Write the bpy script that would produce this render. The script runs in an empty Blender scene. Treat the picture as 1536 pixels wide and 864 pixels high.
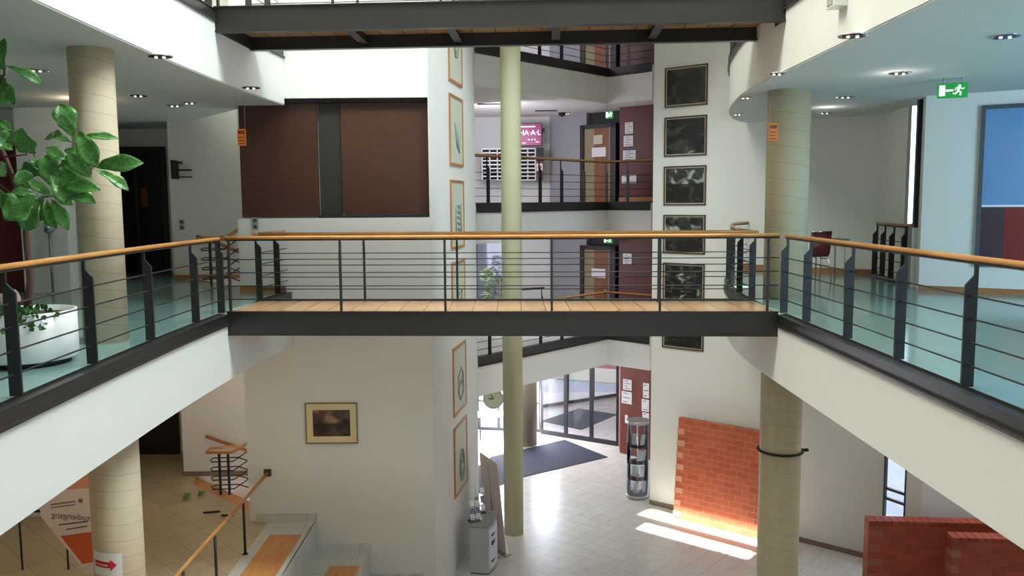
import bpy, bmesh, math, random
from mathutils import Vector, Matrix
random.seed(7)
S = bpy.context.scene
COL = S.collection
PI = math.pi
# ------------------------------------------------------------------ camera
F = 1250.0; PITCH = math.radians(5.85); ROLL = 0.0075; EYE = 1.467
fw = Vector((0, math.cos(PITCH), -math.sin(PITCH)))
r0 = Vector((1, 0, 0)); u0 = r0.cross(fw)
rt = math.cos(ROLL)*r0 - math.sin(ROLL)*u0
up = math.cos(ROLL)*u0 + math.sin(ROLL)*r0
cd = bpy.data.cameras.new('camera'); cam = bpy.data.objects.new('camera', cd); COL.objects.link(cam)
cd.sensor_width = 36; cd.lens = 36*F/1536; cd.clip_start = 0.05; cd.clip_end = 300
cam.matrix_world = Matrix(((rt.x, up.x, -fw.x, 0), (rt.y, up.y, -fw.y, 0), (rt.z, up.z, -fw.z, EYE), (0, 0, 0, 1)))
S.camera = cam
CP = Vector((0, 0, EYE))
def ray(x, y): return fw + rt*((x-768)/F) - up*((y-432)/F)
def onz(x, y, z):
    d = ray(x, y); return CP + d*((z-EYE)/d.z)
def onY(x, y, Y):
    d = ray(x, y); return CP + d*(Y/d.y)
# ------------------------------------------------------------------ colour management, world, lights
vs = S.view_settings
vs.view_transform = 'Standard'; vs.look = 'None'; vs.gamma = 1; vs.use_curve_mapping = False
vs.exposure = 0.42
w = bpy.data.worlds.new('sky'); S.world = w; w.use_nodes = True
w.node_tree.nodes['Background'].inputs[0].default_value = (0.80, 0.88, 1.0, 1)
w.node_tree.nodes['Background'].inputs[1].default_value = 3.2
def light(name, kind, loc, energy, color, size=None, size_y=None, target=None, radius=None):
    l = bpy.data.lights.new(name, kind); l.energy = energy; l.color = color
    if kind == 'AREA':
        l.shape = 'RECTANGLE'; l.size = size; l.size_y = size_y or size
    if radius is not None: l.shadow_soft_size = radius
    o = bpy.data.objects.new(name, l); COL.objects.link(o); o.location = loc
    if target is not None:
        o.rotation_euler = (Vector(target)-Vector(loc)).to_track_quat('-Z', 'Y').to_euler()
    return o
# skylight over the hall: split into two invented pitches to tint each side
light('skylight_right_tint', 'AREA', (2.2, 8.6, 11.7), 2250, (0.82, 0.94, 1.0), 3.0, 10.6, (-3.0, 8.6, -1))
light('skylight_left_tint', 'AREA', (-2.2, 8.6, 11.7), 1750, (0.97, 1.0, 0.86), 3.0, 10.6, (3.0, 8.6, -1))
# unseen fill lamp added behind the camera
light('fill_light_behind', 'AREA', (0, -3.2, 0.5), 40, (0.95, 0.97, 1.0), 6.5, 9, (0, 14, -1.5))
# window light of the right wing
light('window_light_right_wing', 'AREA', (9.5, 4.5, 1.7), 360, (0.50, 0.78, 1.0), 3.5, 2.4, (7.6, 13, 1.2))
# daylight of the entrance windows, one per storey of the back galleries
light('window_light_entrance', 'AREA', (0.0, 25.4, -4.2), 620, (0.82, 0.86, 1.0), 2.4, 2.4, (0.8, 18, -4.8))
for z, e in ((-0.3, 75), (3.2, 80), (6.6, 90)):
    light('gallery_window_light', 'AREA', (-0.9, 22.5, z), e, (0.86, 0.84, 1.0), 2.0, 1.6, (1.0, 26, z-0.4))
sun = light('sun', 'SUN', (0, 0, 30), 26.0, (1.0, 0.96, 0.88)); sun.data.angle = 0.006
SUN_TRAVEL = Vector((0.36, 0.38, -1.0))
sun.rotation_euler = SUN_TRAVEL.to_track_quat('-Z', 'Y').to_euler()
for p in ((-6.5, 9.5, 2.95), (-6.6, 13, 2.95), (-6.3, 12, -1.15), (-5.6, 14.9, -1.15), (-8.3, 9.5, -1.2), (-6.0, 10.0, -1.2)):
    light('downlight_glow', 'POINT', p, 9 if p[2] > 0 else 13, (1.0, 0.76, 0.50), radius=0.12)
for p in ((5.0, 11, 2.95), (5.6, 15.0, 2.95)):
    light('downlight_glow', 'POINT', p, 3, (1.0, 0.92, 0.85), radius=0.12)

# ------------------------------------------------------------------ materials
def lin(c):
    r = []
    for v in c:
        v = v/255.0
        r.append(v/12.92 if v <= 0.04045 else ((v+0.055)/1.055)**2.4)
    return (r[0], r[1], r[2], 1)
MATS = {}
def mat(name, col, rough=0.6, metal=0.0, noise=0.06, nscale=6.0, bump=0.0, bscale=80, spec=0.5, emis=None, estr=0):
    if name in MATS: return MATS[name]
    m = bpy.data.materials.new(name); m.use_nodes = True; MATS[name] = m
    nt = m.node_tree; b = nt.nodes['Principled BSDF']
    tc = nt.nodes.new('ShaderNodeTexCoord'); n = nt.nodes.new('ShaderNodeTexNoise')
    n.inputs['Scale'].default_value = nscale; n.inputs['Detail'].default_value = 4
    nt.links.new(tc.outputs['Object'], n.inputs['Vector'])
    mx = nt.nodes.new('ShaderNodeMix'); mx.data_type = 'RGBA'
    c = lin(col)
    mx.inputs['A'].default_value = tuple(v*(1-noise) for v in c[:3])+(1,)
    mx.inputs['B'].default_value = tuple(min(1, v*(1+noise)) for v in c[:3])+(1,)
    nt.links.new(n.outputs['Fac'], mx.inputs['Factor'])
    nt.links.new(mx.outputs['Result'], b.inputs['Base Color'])
    b.inputs['Roughness'].default_value = rough; b.inputs['Metallic'].default_value = metal
    b.inputs['Specular IOR Level'].default_value = spec
    if bump:
        n2 = nt.nodes.new('ShaderNodeTexNoise'); n2.inputs['Scale'].default_value = bscale
        nt.links.new(tc.outputs['Object'], n2.inputs['Vector'])
        bp = nt.nodes.new('ShaderNodeBump'); bp.inputs['Strength'].default_value = bump
        nt.links.new(n2.outputs['Fac'], bp.inputs['Height']); nt.links.new(bp.outputs['Normal'], b.inputs['Normal'])
    if emis:
        b.inputs['Emission Color'].default_value = lin(emis); b.inputs['Emission Strength'].default_value = estr
    return m
def mathn(nt, op, a, b=None, c=None):
    n = nt.nodes.new('ShaderNodeMath'); n.operation = op
    for i, v in enumerate((a, b, c)):
        if v is None: continue
        if isinstance(v, (int, float)): n.inputs[i].default_value = v
        else: nt.links.new(v, n.inputs[i])
    return n.outputs[0]
def wood(name, c1, c2, rough=0.35, axis='X', plank=None):
    if name in MATS: return MATS[name]
    m = bpy.data.materials.new(name); m.use_nodes = True; MATS[name] = m
    nt = m.node_tree; b = nt.nodes['Principled BSDF']
    tc = nt.nodes.new('ShaderNodeTexCoord'); mp = nt.nodes.new('ShaderNodeMapping')
    mp.inputs['Scale'].default_value = {'X': (1.2, 22, 22), 'Y': (22, 1.2, 22), 'Z': (22, 22, 1.2)}[axis]
    nt.links.new(tc.outputs['Object'], mp.inputs[0])
    n = nt.nodes.new('ShaderNodeTexNoise'); n.inputs['Scale'].default_value = 1.5; n.inputs['Detail'].default_value = 6
    nt.links.new(mp.outputs[0], n.inputs['Vector'])
    r = nt.nodes.new('ShaderNodeValToRGB'); r.color_ramp.elements[0].color = lin(c1); r.color_ramp.elements[1].color = lin(c2)
    r.color_ramp.elements[0].position = 0.3; r.color_ramp.elements[1].position = 0.7
    nt.links.new(n.outputs['Fac'], r.inputs[0])
    out = r.outputs[0]
    if plank:
        sp = nt.nodes.new('ShaderNodeSeparateXYZ'); nt.links.new(tc.outputs['Object'], sp.inputs[0])
        v = mathn(nt, 'DIVIDE', sp.outputs[0], plank)
        fr = mathn(nt, 'FRACT', v); g = mathn(nt, 'LESS_THAN', fr, 0.035)
        wn = nt.nodes.new('ShaderNodeTexWhiteNoise'); wn.noise_dimensions = '1D'
        nt.links.new(mathn(nt, 'FLOOR', v), wn.inputs['W'])
        mx = nt.nodes.new('ShaderNodeMix'); mx.data_type = 'RGBA'; mx.blend_type = 'MULTIPLY'; mx.inputs['Factor'].default_value = 1
        k = mathn(nt, 'MULTIPLY_ADD', wn.outputs['Value'], 0.12, 0.9); k2 = mathn(nt, 'MULTIPLY', k, mathn(nt, 'SUBTRACT', 1.0, mathn(nt, 'MULTIPLY', g, 0.65)))
        cb = nt.nodes.new('ShaderNodeCombineColor')
        for i in range(3): nt.links.new(k2, cb.inputs[i])
        nt.links.new(out, mx.inputs['A']); nt.links.new(cb.outputs[0], mx.inputs['B']); out = mx.outputs['Result']
    nt.links.new(out, b.inputs['Base Color']); b.inputs['Roughness'].default_value = rough
    return m
def tiles(name, c1, c2, cm, sx=0.4, sy=0.4, rough=0.2, mortar=0.012, offset=0.0, vertical=False, bias=0.0, rot=0.0, spec=0.5):
    if name in MATS: return MATS[name]
    m = bpy.data.materials.new(name); m.use_nodes = True; MATS[name] = m
    nt = m.node_tree; b = nt.nodes['Principled BSDF']
    tc = nt.nodes.new('ShaderNodeTexCoord'); vec = tc.outputs['Object']
    if vertical:
        sp = nt.nodes.new('ShaderNodeSeparateXYZ'); nt.links.new(vec, sp.inputs[0])
        cb = nt.nodes.new('ShaderNodeCombineXYZ'); nt.links.new(mathn(nt, 'ADD', sp.outputs[0], sp.outputs[1]), cb.inputs[0]); nt.links.new(sp.outputs[2], cb.inputs[1])
        vec = cb.outputs[0]
    if rot:
        mp = nt.nodes.new('ShaderNodeMapping'); mp.inputs['Rotation'].default_value = (0, 0, rot); nt.links.new(vec, mp.inputs[0]); vec = mp.outputs[0]
    t = nt.nodes.new('ShaderNodeTexBrick'); nt.links.new(vec, t.inputs['Vector'])
    t.offset = offset; t.inputs['Scale'].default_value = 1; t.inputs['Brick Width'].default_value = sx; t.inputs['Row Height'].default_value = sy
    t.inputs['Mortar Size'].default_value = mortar; t.inputs['Mortar Smooth'].default_value = 0.2; t.inputs['Bias'].default_value = bias
    t.inputs['Color1'].default_value = lin(c1); t.inputs['Color2'].default_value = lin(c2); t.inputs['Mortar'].default_value = lin(cm)
    n = nt.nodes.new('ShaderNodeTexNoise'); n.inputs['Scale'].default_value = 5; n.inputs['Detail'].default_value = 5; nt.links.new(tc.outputs['Object'], n.inputs['Vector'])
    mx = nt.nodes.new('ShaderNodeMix'); mx.data_type = 'RGBA'; mx.blend_type = 'MULTIPLY'; mx.inputs['Factor'].default_value = 0.35
    nt.links.new(t.outputs['Color'], mx.inputs['A']); nt.links.new(n.outputs['Color'], mx.inputs['B'])
    hs = nt.nodes.new('ShaderNodeHueSaturation'); hs.inputs['Saturation'].default_value = 0; nt.links.new(n.outputs['Color'], hs.inputs['Color']); nt.links.new(hs.outputs[0], mx.inputs['B'])
    nt.links.new(mx.outputs['Result'], b.inputs['Base Color']); b.inputs['Roughness'].default_value = rough
    b.inputs['Specular IOR Level'].default_value = spec
    return m
def column_mat(name, col, pitch, line=0.16):
    m = bpy.data.materials.new(name); m.use_nodes = True
    nt = m.node_tree; b = nt.nodes['Principled BSDF']
    tc = nt.nodes.new('ShaderNodeTexCoord'); sp = nt.nodes.new('ShaderNodeSeparateXYZ'); nt.links.new(tc.outputs['Object'], sp.inputs[0])
    ang = mathn(nt, 'ARCTAN2', sp.outputs[1], sp.outputs[0])
    n = nt.nodes.new('ShaderNodeTexNoise'); n.inputs['Scale'].default_value = 3; nt.links.new(tc.outputs['Object'], n.inputs['Vector'])
    v = mathn(nt, 'ADD', mathn(nt, 'DIVIDE', sp.outputs[2], pitch), mathn(nt, 'DIVIDE', ang, 2*PI))
    v = mathn(nt, 'ADD', v, mathn(nt, 'MULTIPLY', n.outputs['Fac'], 0.12))
    g = mathn(nt, 'LESS_THAN', mathn(nt, 'FRACT', v), 0.035)
    n2 = nt.nodes.new('ShaderNodeTexNoise'); n2.inputs['Scale'].default_value = 1; n2.inputs['Detail'].default_value = 6
    mp = nt.nodes.new('ShaderNodeMapping'); mp.inputs['Scale'].default_value = (3, 3, 26); nt.links.new(tc.outputs['Object'], mp.inputs[0]); nt.links.new(mp.outputs[0], n2.inputs['Vector'])
    k = mathn(nt, 'SUBTRACT', mathn(nt, 'MULTIPLY_ADD', n2.outputs['Fac'], 0.22, 0.89), mathn(nt, 'MULTIPLY', g, line))
    mx = nt.nodes.new('ShaderNodeVectorMath'); mx.operation = 'SCALE'; mx.inputs[0].default_value = lin(col)[:3]; nt.links.new(k, mx.inputs['Scale'])
    nt.links.new(mx.outputs[0], b.inputs['Base Color']); b.inputs['Roughness'].default_value = 0.7
    return m
def photo_mat(name, dark, mid, light_, scale, seed, horizon=None, contrast=(0.40, 0.62)):
    """A monochrome picture with large soft shapes (procedural)"""
    m = bpy.data.materials.new(name); m.use_nodes = True
    nt = m.node_tree; b = nt.nodes['Principled BSDF']
    tc = nt.nodes.new('ShaderNodeTexCoord'); mp = nt.nodes.new('ShaderNodeMapping'); mp.inputs['Location'].default_value = (seed*3.1, seed*1.7, seed)
    nt.links.new(tc.outputs['Generated'], mp.inputs[0])
    n = nt.nodes.new('ShaderNodeTexNoise'); n.inputs['Scale'].default_value = scale; n.inputs['Detail'].default_value = 5; n.inputs['Distortion'].default_value = 0.8
    nt.links.new(mp.outputs[0], n.inputs['Vector'])
    r = nt.nodes.new('ShaderNodeValToRGB'); e = r.color_ramp.elements
    e[0].position = contrast[0]; e[0].color = lin(dark); e[1].position = contrast[1]+0.12; e[1].color = lin(light_)
    x = e.new(contrast[1]); x.color = lin(mid)
    v = n.outputs['Fac']
    if horizon:
        sp = nt.nodes.new('ShaderNodeSeparateXYZ'); nt.links.new(tc.outputs['Generated'], sp.inputs[0])
        up_ = mathn(nt, 'MULTIPLY', mathn(nt, 'GREATER_THAN', sp.outputs[2], horizon), 0.14)
        v = mathn(nt, 'ADD', v, mathn(nt, 'SUBTRACT', up_, 0.05))
    nt.links.new(v, r.inputs[0]); nt.links.new(r.outputs[0], b.inputs['Base Color']); b.inputs['Roughness'].default_value = 0.25
    return m
def glass_mat(name, tint=(235, 240, 245), refl=0.12):
    m = bpy.data.materials.new(name); m.use_nodes = True; MATS[name] = m
    nt = m.node_tree; nt.nodes.clear()
    o = nt.nodes.new('ShaderNodeOutputMaterial'); t = nt.nodes.new('ShaderNodeBsdfTransparent'); t.inputs[0].default_value = lin(tint)
    g = nt.nodes.new('ShaderNodeBsdfGlossy'); g.inputs['Roughness'].default_value = 0.02
    f = nt.nodes.new('ShaderNodeFresnel'); f.inputs[0].default_value = 1.45
    mx = nt.nodes.new('ShaderNodeMixShader'); nt.links.new(f.outputs[0], mx.inputs[0]); nt.links.new(t.outputs[0], mx.inputs[1]); nt.links.new(g.outputs[0], mx.inputs[2])
    nt.links.new(mx.outputs[0], o.inputs[0]); return m
M_wall = mat('white_plaster', (222, 220, 214), 0.75, noise=0.02, nscale=2, bump=0.02, bscale=120)
M_ceil = mat('acoustic_plaster', (205, 207, 205), 0.9, noise=0.08, nscale=45, bump=0.25, bscale=45)
M_steel = mat('anthracite_steel', (34, 31, 31), 0.5, noise=0.08)
M_steel2 = mat('anthracite_channel', (40, 37, 36), 0.38, noise=0.1)
M_rail = wood('beech_handrail', (176, 116, 58), (205, 148, 82), 0.28, 'X')
M_railY = wood('beech_handrail_long', (176, 116, 58), (205, 148, 82), 0.28, 'Y')
M_deck = wood('beech_deck', (192, 148, 106), (206, 162, 120), 0.25, 'Y', plank=0.335)
M_under = wood('deck_underside', (110, 70, 40), (140, 92, 55), 0.5, 'Y', plank=0.335)
M_lino = mat('teal_linoleum', (130, 162, 156), 0.14, noise=0.10, nscale=1.2, spec=0.6)
M_oak = wood('oak_skirting', (150, 98, 58), (172, 118, 72), 0.4, 'X')
M_inlay = wood('beech_seat_inlay', (190, 126, 66), (214, 152, 88), 0.32, 'Y')
M_tan = tiles('tan_stone_tiles', (204, 188, 154), (194, 178, 144), (160, 144, 112), 0.5, 0.5, 0.3, 0.008, rot=0.78)
M_grey = tiles('pale_stone_tiles', (222, 224, 218), (214, 216, 210), (176, 176, 170), 0.9, 0.6, 0.3, 0.007)
M_foyer = tiles('foyer_stone_tiles', (222, 219, 210), (216, 213, 204), (192, 189, 180), 0.36, 0.36, 0.24, 0.007, rot=0.7)
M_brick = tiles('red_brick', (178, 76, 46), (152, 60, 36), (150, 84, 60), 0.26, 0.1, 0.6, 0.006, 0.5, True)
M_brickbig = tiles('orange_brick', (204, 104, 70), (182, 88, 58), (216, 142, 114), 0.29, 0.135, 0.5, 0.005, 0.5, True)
M_glass = glass_mat('clear_glass'); M_glassd = glass_mat('tinted_glass', (190, 196, 205))
M_chrome = mat('chrome', (205, 205, 208), 0.18, 1.0, noise=0.02)
M_alu = mat('brushed_aluminium', (165, 166, 168), 0.4, 0.8, noise=0.03)
M_white = mat('white_enamel', (235, 236, 233), 0.3, noise=0.01)
M_paper = mat('white_paper', (225, 224, 222), 0.6, noise=0.02)
M_ink = mat('dark_print', (60, 60, 66), 0.6)
M_black = mat('black_rubber', (22, 22, 24), 0.7)
M_dred = mat('dark_red_panel', (98, 34, 28), 0.45, noise=0.06)
M_redw = mat('oxblood_wall', (84, 26, 10), 0.5, noise=0.05)
M_brown = wood('dark_brown_board', (56, 28, 15), (73, 38, 21), 0.5, 'X')
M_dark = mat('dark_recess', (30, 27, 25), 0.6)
M_frame = wood('pale_wood_frame', (168, 108, 62), (190, 130, 80), 0.4, 'Z')
M_dframe = wood('walnut_frame', (72, 46, 34), (92, 60, 44), 0.45, 'Z')
M_green = mat('exit_green', (16, 120, 50), 0.4, emis=(10, 130, 50), estr=0.5)
M_lampw = mat('lit_pictogram', (240, 250, 225), 0.4, emis=(235, 255, 215), estr=1.0)
M_bulb = mat('lamp_bulb', (255, 250, 240), 0.3, emis=(255, 246, 230), estr=1.6)
M_orange = mat('orange_card', (232, 128, 40), 0.6)

# ------------------------------------------------------------------ mesh helpers
class MB:
    def __init__(s): s.bm = bmesh.new()
    def face(s, vs_):
        try: return s.bm.faces.new(vs_)
        except ValueError: return None
    def prism(s, poly, z0, z1):
        lo = [s.bm.verts.new((p[0], p[1], z0)) for p in poly]; hi = [s.bm.verts.new((p[0], p[1], z1)) for p in poly]
        n = len(poly)
        for i in range(n): s.face((lo[i], lo[(i+1) % n], hi[(i+1) % n], hi[i]))
        s.face(lo[::-1]); s.face(hi); return s
    def box(s, x0, x1, y0, y1, z0, z1): return s.prism(((x0, y0), (x1, y0), (x1, y1), (x0, y1)), z0, z1)
    def ext(s, pts, d):
        """extrude planar 3D polygon by vector d"""
        d = Vector(d); a = [s.bm.verts.new(Vector(p)) for p in pts]; b = [s.bm.verts.new(Vector(p)+d) for p in pts]; n = len(pts)
        for i in range(n): s.face((a[i], a[(i+1) % n], b[(i+1) % n], b[i]))
        s.face(a[::-1]); s.face(b); return s
    def wall(s, p, q, z0, z1, t, off=0.0):
        """vertical slab from p to q, thickness t to the left of p->q"""
        p = Vector(p[:2]); q = Vector(q[:2]); d = (q-p).normalized(); n = Vector((-d.y, d.x))
        p = p+n*off; q = q+n*off
        return s.prism((p, q, q+n*t, p+n*t), z0, z1)
    def tube(s, pts, r, seg=8, closed=False, caps=True):
        pts = [Vector(p) for p in pts]; n = len(pts); rings = []
        for i, p in enumerate(pts):
            a = pts[i-1] if i else (pts[-1] if closed else pts[0]); b = pts[(i+1) % n] if (i < n-1 or closed) else pts[-1]
            t = (b-a).normalized()
            ref = Vector((0, 0, 1)) if abs(t.z) < 0.95 else Vector((0, 1, 0))
            u = t.cross(ref).normalized(); v = u.cross(t)
            rr = r[i] if isinstance(r, (list, tuple)) else r
            rings.append([s.bm.verts.new(p+u*math.cos(2*PI*k/seg)*rr+v*math.sin(2*PI*k/seg)*rr) for k in range(seg)])
        m = n if closed else n-1
        for i in range(m):
            A = rings[i]; B = rings[(i+1) % n]
            for k in range(seg):
                f = s.face((A[k], A[(k+1) % seg], B[(k+1) % seg], B[k]))
                if f: f.smooth = True
        if caps and not closed: s.face(rings[0][::-1]); s.face(rings[-1])
        return s
    def lathe(s, c, prof, seg=40):
        """prof: list of (r,z) from bottom to top, around vertical axis at c"""
        rings = []
        for r, z in prof:
            rings.append([s.bm.verts.new((c[0]+r*math.cos(2*PI*k/seg), c[1]+r*math.sin(2*PI*k/seg), z)) for k in range(seg)])
        for A, B in zip(rings, rings[1:]):
            for k in range(seg):
                f = s.face((A[k], A[(k+1) % seg], B[(k+1) % seg], B[k]))
                if f: f.smooth = True
        s.face(rings[0][::-1]); s.face(rings[-1]); return s
    def cyl(s, c, r, z0, z1, seg=40): return s.lathe(c, [(r, z0), (r, z1)], seg)
    def build(s, name, m, parent=None, origin=None, bevel=0.0, rotz=0.0):
        me = bpy.data.meshes.new(name); bmesh.ops.recalc_face_normals(s.bm, faces=s.bm.faces)
        if origin is not None: bmesh.ops.translate(s.bm, verts=s.bm.verts, vec=-Vector(origin))
        s.bm.to_mesh(me); s.bm.free(); o = bpy.data.objects.new(name, me); COL.objects.link(o)
        if m: me.materials.append(m)
        if origin is not None: o.location = origin
        if bevel:
            b = o.modifiers.new('bevel', 'BEVEL'); b.width = bevel; b.segments = 2; b.limit_method = 'ANGLE'
        if parent: o.parent = parent
        return o
def tag(o, label=None, cat=None, group=None, kind=None):
    if label: o['label'] = label
    if cat: o['category'] = cat
    if group: o['group'] = group
    if kind: o['kind'] = kind
    return o
def empty(name, loc, label, cat, group=None, rz=0, kind=None):
    o = bpy.data.objects.new(name, None); COL.objects.link(o); o.location = loc; o.rotation_euler = (0, 0, rz); o.empty_display_size = 0.1
    return tag(o, label, cat, group, kind)
def struct(name, mb, m): return tag(mb.build(name, m), kind='structure')
def copy_tree(o, parent=None):
    c = o.copy(); COL.objects.link(c)
    if parent: c.parent = parent
    for ch in list(o.children): copy_tree(ch, c)
    return c

# ------------------------------------------------------------------ plan
G = -5.7; L0 = -4.05; H2 = 4.05; TOP = 12.0
EL = [(-3.52, -4), (-3.62, 3), (-3.74, 5.5), (-3.84, 7.5), (-3.90, 9.5), (-3.90, 11.0), (-3.85, 12.7), (-3.76, 14.1)]
ER = [(3.5, -4), (3.5, 11.5), (3.52, 12.2), (3.57, 13), (3.67, 13.8), (3.86, 14.9), (4.10, 15.9), (4.42, 16.9), (4.72, 17.5), (4.98, 17.84)]
def smooth_line(pts, n=6):
    out = []; P = [Vector(p) for p in pts]
    for i in range(len(P)-1):
        a = P[max(0, i-1)]; b = P[i]; c = P[i+1]; d = P[min(len(P)-1, i+2)]
        for k in range(n):
            t = k/n
            out.append(0.5*((2*b)+(c-a)*t+(2*a-5*b+4*c-d)*t*t+(3*b-a-3*c+d)*t**3))
    out.append(P[-1]); return out
ELs = smooth_line(EL); ERs = smooth_line(ER[1:]); ERs = [Vector(ER[0])]+ERs
PW0 = (3.25, 19.25); PW1 = (7.30, 15.94); PWL1 = (5.33, 17.55)
polyL = [tuple(p) for p in ELs]+[(-4.62, 14.1), (-4.62, 14.5), (-6.3, 16.6), (-6.75, 16.6), (-7.2, 18.2), (-13, 18.2), (-13, -4)]
polyR = [tuple(p) for p in ERs]+[PWL1, (7.20, 16.35), (7.0, 14.9), (7.17, 14.86), (6.98, 13.97), (6.75, 13.95), (6.62, 13.5), (12, 10.2), (12, -4)]
def inset(line, d):   # shift x by d
    return [(p.x+d, p.y) for p in line]
for z in (0.0, H2):
    struct('ceiling_left', MB().prism(polyL, z-0.93, z-0.03), M_wall)
    struct('ceiling_right', MB().prism(polyR, z-0.93, z-0.03), M_wall)
struct('floor_left', MB().prism(inset(ELs, -0.085)+polyL[len(ELs):], -0.029, 0.0), M_lino)
struct('floor_right', MB().prism(inset(ERs, 0.085)[:-1]+[(5.1, 17.72), PWL1]+polyR[len(ERs)+1:], -0.029, 0.0), M_lino)
# soffit plaster with acoustic speckle, just under the slabs
for (nm, ls, dx, rest) in (('ceiling_left', ELs, -0.01, polyL[len(ELs):]), ('ceiling_right', ERs, 0.01, polyR[len(ERs):])):
    struct(nm, MB().prism(inset(ls, dx)+rest, 3.105, 3.119), M_ceil)
# ground floors
struct('floor', MB().prism([(-13, -4), (12, -4), (12, 14.8), (7.6, 15.5), (7.3, 15.95), (3.3, 19.3), (4.4, 23.2), (4.4, 27), (-1.3, 27), (-1.3, 14.6), (-13, 14.6)], G-0.3, G), M_foyer)
struct('floor_landing', MB().prism([(-3.46, -4), (-3.46, 14.1), (-4.62, 14.1), (-4.75, 14.55), (-6.35, 16.05), (-6.5, 16.6), (-6.75, 16.6), (-7.2, 18.2), (-13, 18.2), (-13, -4)], L0-0.5, L0), M_tan)
# ------------------------------------------------------------------ walls
# the pier with the pictures: front face Y=14.1, side face turning away
pier = [(-4.62, 14.1), (-1.37, 14.1), (-0.77, 17.9), (-1.1, 17.95), (-1.75, 14.6), (-4.62, 14.6)]
struct('wall_centre', MB().prism(pier, G, 1.23), M_wall)
struct('wall_centre', MB().prism([(-4.62, 14.32), (-1.37, 14.32), (-1.37, 14.1), (-0.77, 17.9), (-1.1, 17.95), (-1.75, 14.6), (-4.62, 14.6)][0:0] or [(-1.38, 14.1), (-1.37, 14.1), (-0.77, 17.9), (-1.1, 17.95), (-1.75, 14.6), (-4.62, 14.6), (-4.62, 14.34), (-1.38, 14.34)], 1.23, 3.22), M_wall)
struct('wall_centre', MB().prism(pier, 3.22, TOP), M_wall)
# left wing
struct('wall_left', MB().wall((-6.75, 16.6), (-1.8, 16.6), G, TOP, 0.2), M_wall)
struct('wall_left', MB().wall((-7.3, 18.3), (-6.75, 16.6), G, TOP, -0.0001+0.12), M_wall)
struct('wall_left', MB().wall((-13, 14.4), (-7.5, 14.4), L0, TOP, 0.2), M_wall)
struct('wall_left', MB().wall((-7.5, 14.6), (-9.1, 18.2), L0, TOP, 0.2, -0.2), M_wall)
struct('wall_left', MB().wall((-9.3, 18.2), (-7.1, 18.2), L0, TOP, 0.2), M_wall)
struct('wall_left_outer', MB().wall((-13, -4), (-13, 18.4), G, TOP, 0.2), M_wall)
struct('wall_behind', MB().wall((12, -4.2), (-13, -4.2), G, TOP, 0.2), M_wall)
# right: slanted picture wall
struct('wall_right', MB().wall(PW0, PW1, G, -0.93, 0.22), M_wall)
struct('wall_right', MB().wall(PW0, PWL1, -0.93, TOP, 0.22), M_wall)
struct('wall_right', MB().wall(PWL1, (7.20, 16.35), -0.93, TOP, 0.2), M_wall)
struct('wall_right', MB().wall((7.20, 16.35), (7.0, 14.9), -0.03, TOP, 0.06), M_wall)
struct('wall_right_front', MB().prism([(6.62, 13.5), (12, 10.2), (12, 10.7), (6.95, 13.95), (6.80, 13.97)], -0.03, TOP), M_wall)
struct('wall_right_outer', MB().wall((12, 10.4), (12, -4), G, TOP, 0.2), M_wall)
struct('wall_right', MB().prism([(7.53, 15.5), (7.70, 15.22), (12, 14.7), (12, 14.9), (7.8, 15.45), (7.63, 15.7)], G, -0.93), M_wall)
struct('wall_right', MB().wall((12, 14.9), (12, 10.3), G, -0.93, 0.2), M_wall)
# back gallery side walls
struct('wall_back_left', MB().wall((-1.15, 26.2), (-1.05, 17.9), G, TOP, 0.15, -0.15), M_wall)
struct('wall_back_right', MB().wall((3.42, 19.4), (4.5, 23.2), G, TOP, 0.15, -0.15), M_wall)
GF = [5.01, 1.44, -2.13]
gal = [(-0.81, 19.1), (2.63, 22.9), (3.67, 22.0), (4.45, 22.9), (4.6, 24.5), (4.6, 26.4), (-1.2, 26.4), (-1.2, 19.1)]
for z in GF:
    struct('ceiling_back', MB().prism(gal, z-0.91, z), M_wall)
BKZ = [(GF[2], GF[1]-0.91), (GF[1], GF[0]-0.91), (GF[0], TOP)]
struct('wall_back', MB().wall((-1.2, 26.2), (1.3, 26.1), -3.04, TOP, 0.2), M_wall)
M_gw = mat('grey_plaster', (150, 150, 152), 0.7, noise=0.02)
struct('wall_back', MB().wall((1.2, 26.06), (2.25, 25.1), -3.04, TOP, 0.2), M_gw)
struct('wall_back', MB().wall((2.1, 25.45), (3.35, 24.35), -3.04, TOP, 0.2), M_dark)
struct('wall_back', MB().prism([(3.06, 23.75), (4.6, 22.5), (4.7, 22.9), (3.3, 24.4)], -3.04, TOP), M_redw)
struct('light_baffle', MB().box(-1.4, 7.3, 14.15, 14.4, 6.7, TOP), M_wall)  # unseen baffle added to shade the picture wall and back galleries
# roof with the sun slot
# the openings are the floor patches followed back up along the sun's path
def clip(poly, x0, x1, y0, y1):
    for ax, lim, sg in ((0, x0, 1), (0, x1, -1), (1, y0, 1), (1, y1, -1)):
        out = []
        for i in range(len(poly)):
            a = poly[i-1]; b = poly[i]; ia = (a[ax]-lim)*sg >= 0; ib = (b[ax]-lim)*sg >= 0
            if ia != ib:
                t = (lim-a[ax])/(b[ax]-a[ax]); out.append((a[0]+(b[0]-a[0])*t, a[1]+(b[1]-a[1])*t))
            if ib: out.append(b)
        poly = out
        if len(poly) < 3: return []
    return poly
wd = (Vector(PW1)-Vector(PW0)).normalized(); wn_ = Vector((wd.y, -wd.x))   # along the wall, out from the wall
KZ = TOP-G
R0 = Vector(PW0)-Vector((SUN_TRAVEL.x, SUN_TRAVEL.y))*KZ
def rp(u, v): p = R0+wd*u+wn_*v; return (p.x, p.y)
us = [-40, 0.05, 0.55, 3.1, 3.75, 4.05, 40]; vss = [-40, 0.30, 0.80, 1.12, 1.55, 40]
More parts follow.
